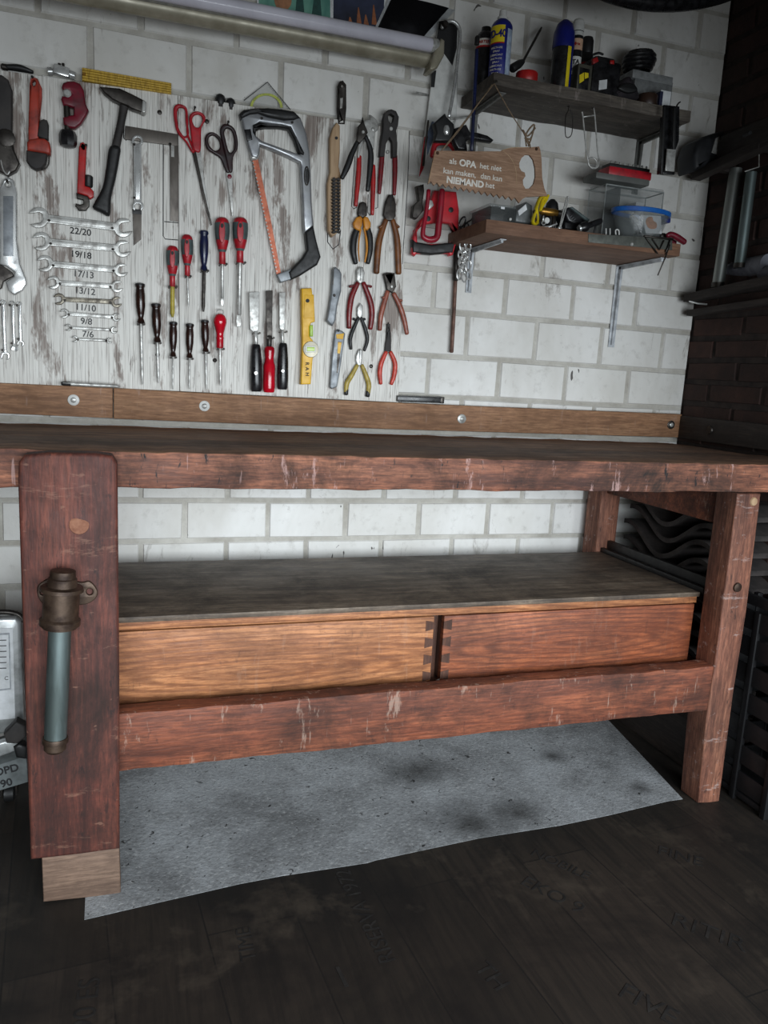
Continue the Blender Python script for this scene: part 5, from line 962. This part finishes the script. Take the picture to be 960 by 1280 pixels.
PG = mat('teal_print', (110, 160, 142), .45, 0, (72, 124, 112), 9, stretch=(2, 1, .7)); PS = mat('night_print', (60, 66, 88), .35, 0, (30, 32, 44), 8); PK = mat('dark_print', (22, 22, 26), .25, 0, (70, 70, 74), 6, .55, .75)
def poster(label, q, m, y=-.004):
    o = thing('poster', label, 'poster', P('G', ((q[0][0]+q[2][0])/2, 30), y), 'posters above the strip light')
    flat('sheet', o, 'G', q, y, .0012, PAPER, .0002); c = (sum(p[0] for p in q)/4, sum(p[1] for p in q)/4); flat('print', o, 'G', [(c[0]+(x-c[0])*.955, c[1]+(z-c[1])*.96) for x, z in q], y-.0006, .0012, m, .0001); return o
o = poster('teal green poster above the strip light', [(100, -190), (412, -160), (414, 90), (104, 24)], PG)
flat('brown_shape', o, 'G', [(176, -40), (236, -60), (246, 10), (222, 42), (184, 30)], -.0058, .001, mat('tan_print', (168, 118, 84), .5), .0001, True); flat('tower_shape', o, 'G', [(262, 60), (272, -60), (290, -60), (300, 66)], -.0058, .001, mat('dark_teal_print', (40, 80, 74), .5), .0001); flat('tower_shape', o, 'G', [(330, 70), (345, -60), (362, -60), (372, 78)], -.0058, .001, mat('dark_teal_print', (40, 80, 74), .5), .0001)
o = poster('dusk-coloured photo poster right of the teal poster', [(416, -160), (640, -140), (630, 130), (414, 92)], PS, -.0035)
for i, (x, h) in enumerate(((480, 20), (515, 60), (545, 30), (578, 70))): flat('rig_shape', o, 'G', [(x, 100), (x+6, 90-h), (x+10, 90-h), (x+22, 104)], -.0053, .001, mat('orange_rig_print', (150, 92, 60), .5), .0001)
# curling photo: a bent sheet
bm = bmesh.new(); Qc = [(652, -20), (924, 42), (806, 168), (588, 122)]; G_ = []
for i in range(21):
    row = []
    for j in range(21):
        u_, v_ = i/20, j/20; a = [(1-u_)*(1-v_)*Qc[0][n]+u_*(1-v_)*Qc[1][n]+u_*v_*Qc[2][n]+(1-u_)*v_*Qc[3][n] for n in (0, 1)]
        row.append(P('G', (a[0], a[1]-6*math.sin(math.pi*u_)), -.004-.013*math.sin(math.pi*u_)*(1-v_*.4)-.003*v_*(1-u_)))
    G_.append(row)
def sheet(i0, i1, j0, j1, off):
    bm = bmesh.new(); V = [[bm.verts.new(G_[i][j]+Vector((0, off, 0))) for j in range(j0, j1+1)] for i in range(i0, i1+1)]
    for a in range(len(V)-1):
        for b in range(len(V[0])-1): bm.faces.new((V[a][b], V[a+1][b], V[a+1][b+1], V[a][b+1]))
    bmesh.ops.solidify(bm, geom=bm.faces[:], thickness=.0008); bmesh.ops.recalc_face_normals(bm, faces=bm.faces); return from_bm(bm)
o = thing('poster', 'dark curling photo print sagging beside the lamp end', 'poster', P('G', (760, 80), -.02), 'posters above the strip light')
link('sheet', sheet(0, 20, 0, 20, 0), PAPER, o, 60); link('print', sheet(1, 18, 0, 19, -.0018), PK, o, 60)
# ---------------------------------------------------------------- right-hand rack
def R3(q, y): return P('R', q, y)
o = thing('wall_rack', 'dark timber rack of two shelves along the brick wall', 'rack', (1.62, -.2, 1.36))
wedge_beam('upper_rail', o, R3((95, 395), -.035), R3((600, 165), -.34), .035, .026, W_RACK); wedge_beam('lower_rail', o, R3((60, 1150), -.03), R3((600, 1035), -.36), .05, .024, W_RACK); wedge_beam('lower_rail', o, R3((62, 1240), -.03), R3((600, 1160), -.36), .03, .018, W_RACK)
for p in ([(170, 370), (174, 326), (240, 308)], [(62, 1125), (58, 1166), (110, 1180), (166, 1184)]): tube('white_hook', o, [R3(q, -.06 if p[0][1] < 500 else -.055) for q in p], .0026, WHITE, n=8, smooth=False)
tube('wire_hook', o, [R3(q, -.29) for q in ((487, 262), (486, 338), (400, 366))], .0016, STEEL, n=6, smooth=False)
for q1, q2, t in (((95, 395), (600, 165), .25), ((95, 395), (600, 165), .8), ((60, 1150), (600, 1035), .3), ((60, 1150), (600, 1035), .8), ((62, 1240), (600, 1160), .55)):
    a_ = R3(q1, -.035).lerp(R3(q2, -.35), t); box('arm', o, a_.x-.012, XR+.006, a_.y-.011, a_.y+.011, a_.z-.008, a_.z+.008, W_RACK, .002)
for lb, a, b, r, yy, m in (('brighter aluminium pipe standing upright in the wall rack', (345, 350), (232, 1080), 34, -.13, GALVL), ('duller metal pipe standing right of the brighter pipe', (440, 372), (364, 960), 30, -.2, GALV)):
    o = thing('metal_pipe', lb, 'pipe', R3(b, yy), 'pipes in the wall rack'); s = ppm('R', a, yy); lathe('pipe', o, R3(a, yy), R3(b, yy), [(0, r*s), (1, r*s)], m, 24); lathe('end_ring', o, R3(b, yy), R3((b[0]+3, b[1]-30), yy), [(0, r*s*1.06), (1, r*s*1.06)], DSTEEL, 24)
o = thing('black_bag', 'black zipped pouch at the end of the rack top', 'bag', R3((180, 250), -.08)); flat('body', o, 'R', [(92, 345), (90, 260), (118, 175), (160, 145), (230, 122), (282, 108), (276, 280), (180, 322), (100, 364)], -.105, .085, mat('black_bag_fabric', (20, 21, 24), .55, 0, (34, 36, 40), 30), .014); flat('silver_flap', o, 'R', [(222, 160), (244, 150), (246, 290), (232, 262), (196, 250)], -.108, .004, STEEL, .0008)
o = thing('dark_plank', 'dark plank lying on the rack top beside the black pouch', 'plank', R3((400, 150), -.25)); wedge_beam('plank', o, R3((255, 225), -.12), R3((610, 85), -.36), .02, .06, W_RACK); c = R3((415, 135), -.265); lathe('knot', o, c+Vector((0, .012, 0)), c+Vector((-.001, -.012, 0)), [(0, .006), (1, .005)], INK, 12)
for lb, a, b, r, yy in (('rolled grey cloth with white open end on the lower rack shelf', (325, 975), (548, 935), 52, -.12), ('second rolled cloth at the right edge of the lower rack shelf', (505, 990), (700, 968), 36, -.26)):
    o = thing('cloth_roll', lb, 'cloth', R3(a, yy), 'cloth rolls on the rack'); s = ppm('R', a, yy); A = R3(a, yy); B_ = R3(b, yy-.17); lathe('roll', o, A, B_, [(0, r*s*.8), (.03, r*s), (1, r*s)], CLOTH, 24)
    u, v = frame((B_-A).normalized()); link('rolled_end', tubem([A+(A-B_).normalized()*.002+(u*math.cos(t)+v*math.sin(t))*(r*s*(.12+.78*t/14)) for t in [i*.5 for i in range(28)]], .003, 6), PAPER, o)
o = thing('bicycle_tyre', 'black rounded rim hanging in the top right corner', 'tyre', at(830, -60, y=-.3)); pts = [at(835+125*math.cos(a), -62+66*math.sin(a), y=-.3) for a in [2*math.pi*i/20 for i in range(20)]]
tube('tyre', o, pts, .020, BLACKG, n=14, closed=True); tube('inner_rim', o, [at(835+100*math.cos(a), -62+50*math.sin(a), y=-.3) for a in [2*math.pi*i/20 for i in range(20)]], .009, DSTEEL, n=10, closed=True)
# ---------------------------------------------------------------- under and beside the bench
link('side_guide', merge([boxm(1.388, 1.402, -.56, -.106, ZS-.004, ZS+.012, .002), boxm(1.41, 1.424, -.56, -.106, ZS-.03, ZS+.034, .002)]), mat('black_guide', (22, 20, 20), .5), bench)
TILE = mat('dark_clay_tile', (60, 54, 52), .8, 0, (34, 30, 29), 16, bump=.4)
def tile_mesh():
    bm = bmesh.new(); T, B = [], []; n = 26
    for i in range(n+1):
        t = i/n; y = -.20+.40*t; z = .026*math.sin(2*math.pi*t*1.15+.6)+.012*math.sin(t*9)
        for lst, dz in ((T, .014), (B, 0)): lst.append([bm.verts.new((x, y, z+dz)) for x in (-.10, .10)])
    for L in (T, B):
        for a, b in zip(L, L[1:]): bm.faces.new((a[0], a[1], b[1], b[0]))
    for s in (0, 1):
        for i in range(n): bm.faces.new((T[i][s], T[i+1][s], B[i+1][s], B[i][s]))
    for i in (0, n): bm.faces.new((T[i][0], T[i][1], B[i][1], B[i][0]))
    bmesh.ops.recalc_face_normals(bm, faces=bm.faces); return from_bm(bm)
TB = .17
base = thing('tile_base', 'dark low timber block under the stack of tiles', 'block', (1.57, -.31, 0)); link('block', boxm(1.475, 1.675, -.50, -.10, 0, TB-.03, .004), W_RACK, base); link('block_batten', boxm(1.475, 1.675, -.34, -.30, TB-.03, TB-.012, .002), W_RACK, base)
words = ['bottom', 'second', 'third', 'fourth', 'fifth', 'sixth', 'seventh', 'eighth', 'ninth', 'tenth', 'top']
tm = tile_mesh(); tm.materials.append(TILE)
for p in tm.polygons: p.use_smooth = True
tm.set_sharp_from_angle(angle=.6)
for i in range(11):
    t = bpy.data.objects.new('roof_tile', tm); COL.objects.link(t); t.location = (1.575+random.uniform(-.006, .006), -.30+random.uniform(-.012, .012), TB+.018+i*.050+random.uniform(-.002, .002)); t.rotation_euler = (0, random.uniform(-.02, .02), 0)
    tag(t, ('wavy dark roof tile, %s of the stack behind the bench end' % words[i]) if i in (0, 10) else 'wavy dark roof tile, %s from the bottom of the stack behind the bench end' % words[i], 'roof tile', 'roof tiles stacked by the brick wall')
CR = mat('black_crate_plastic', (26, 26, 28), .5, 0, (16, 16, 18), 40)
o = thing('plastic_crate', 'black slatted plastic crate standing right of the front bench leg', 'crate', (1.6, -.6, 0)); x0, x1, y0, y1 = 1.50, 1.69, -.74, -.53
ms = []
for k_ in range(7):
    z = .03+k_*.07; ms += [boxm(x0, x1, y0, y0+.006, z, z+.05, .002), boxm(x0, x0+.006, y0, y1, z, z+.05, .002), boxm(x1-.006, x1, y0, y1, z, z+.05, .002), boxm(x0, x1, y1-.006, y1, z, z+.05, .002)]
link('slats', merge(ms), CR, o); link('corner_posts', merge([boxm(a-.008, a+.008, b-.008, b+.008, 0, .52, .002) for a in (x0+.004, (x0+x1)/2, x1-.004) for b in (y0+.002, y1-.002)]+[boxm(x0-.005, x0+.008, (y0+y1)/2-.008, (y0+y1)/2+.008, 0, .5, .002)]), CR, o); link('base', boxm(x0, x1, y0, y1, .01, .025, .002), CR, o); link('rim', merge([boxm(x0-.008, x1+.004, y0-.006, y0+.010, .515, .54, .003), boxm(x0-.008, x0+.010, y0, y1, .515, .54, .003)]), CR, o)
# foil panel and box left of the vise
o = thing('foil_panel', 'silver foil-edged insulation panel with a paper sheet, left of the vise', 'panel', at(0, 905, y=-.30))
flat('panel', o, 'p', [(-60, 775), (20, 772), (26, 778), (30, 915), (-60, 925)], -.31, .04, ALU, .008); flat('paper', o, 'p', [(-60, 786), (16, 785), (19, 898), (-60, 905)], -.3115, .002, PAPER, .0004); flat('printed_box', o, 'p', [(-8, 792), (12, 791), (14, 862), (-6, 864)], -.3122, .001, mat('faint_print', (170, 174, 178), .7), .0002)
flat('printed_box', o, 'p', [(-6, 794), (10.5, 793.5), (12.5, 860), (-4, 862)], -.3128, .001, PAPER, .0002); wall_text('lettering', o, 'C', at(8, 848, y=-.3134), .012, INKG, 0)
for i in range(6): flat('print_line', o, 'p', [(-4, 800+i*7), (8, 799.6+i*7), (8, 800.8+i*7), (-4, 801.2+i*7)], -.3134, .0006, INKG, .0001)
tube('top_rim', o, [at(-60, 770, y=-.29), at(0, 765, y=-.29), at(22, 768, y=-.29), at(29, 776, y=-.29)], .006, DSTEEL, n=10)
c = at(10, 1000, y=-.30); zc = c.z
o = thing('marked_box', 'grey box with hand-drawn marks standing low behind the vise', 'box', (at(0, 980, y=-.36).x, -.32, 0))
bx_ = flat('carton', o, 'p', [(-70, 978), (33, 945), (35, 978), (-70, 1010)], -.36, .15, mat('grey_card', (112, 118, 118), .7, 0, (84, 88, 88), 20), .003)
wall_text('marking', bx_, 'OPD', at(8, 963, y=-.361), .024, INK, .18, .0006); wall_text('marking', bx_, '90', at(8, 979, y=-.361), .024, INK, .18, .0006)
z1 = at(14, 985, y=-.36).z
xc = at(12, 998, y=-.25).x; link('caster', lathem(Vector((xc-.012, -.25, .019)), Vector((xc+.012, -.25, .019)), [(0, .015), (.1, .019), (.9, .019), (1, .015)], 20), BLACK, o); link('caster_fork', merge([boxm(xc-.018, xc-.013, -.26, -.24, .015, z1+.01, .001), boxm(xc+.013, xc+.018, -.26, -.24, .015, z1+.01, .001)]), DSTEEL, o)
o = thing('spring_clamp', 'dark grip clamp between the foil panel and the marked box', 'clamp', at(18, 920, y=-.38))
flat('jaw', o, 'p', [(4, 918), (20, 902), (31, 908), (32, 922), (22, 930), (8, 930)], -.40, .03, BGRIME, .005); flat('jaw', o, 'p', [(16, 934), (24, 930), (34, 934), (34, 950), (20, 948)], -.40, .03, BLACK, .006); flat('silver_sleeve', o, 'p', [(-40, 940), (6, 926), (24, 930), (18, 940), (-40, 962)], -.395, .02, ALU, .006)
for m in list(bpy.data.meshes):
    if not m.users: bpy.data.meshes.remove(m)
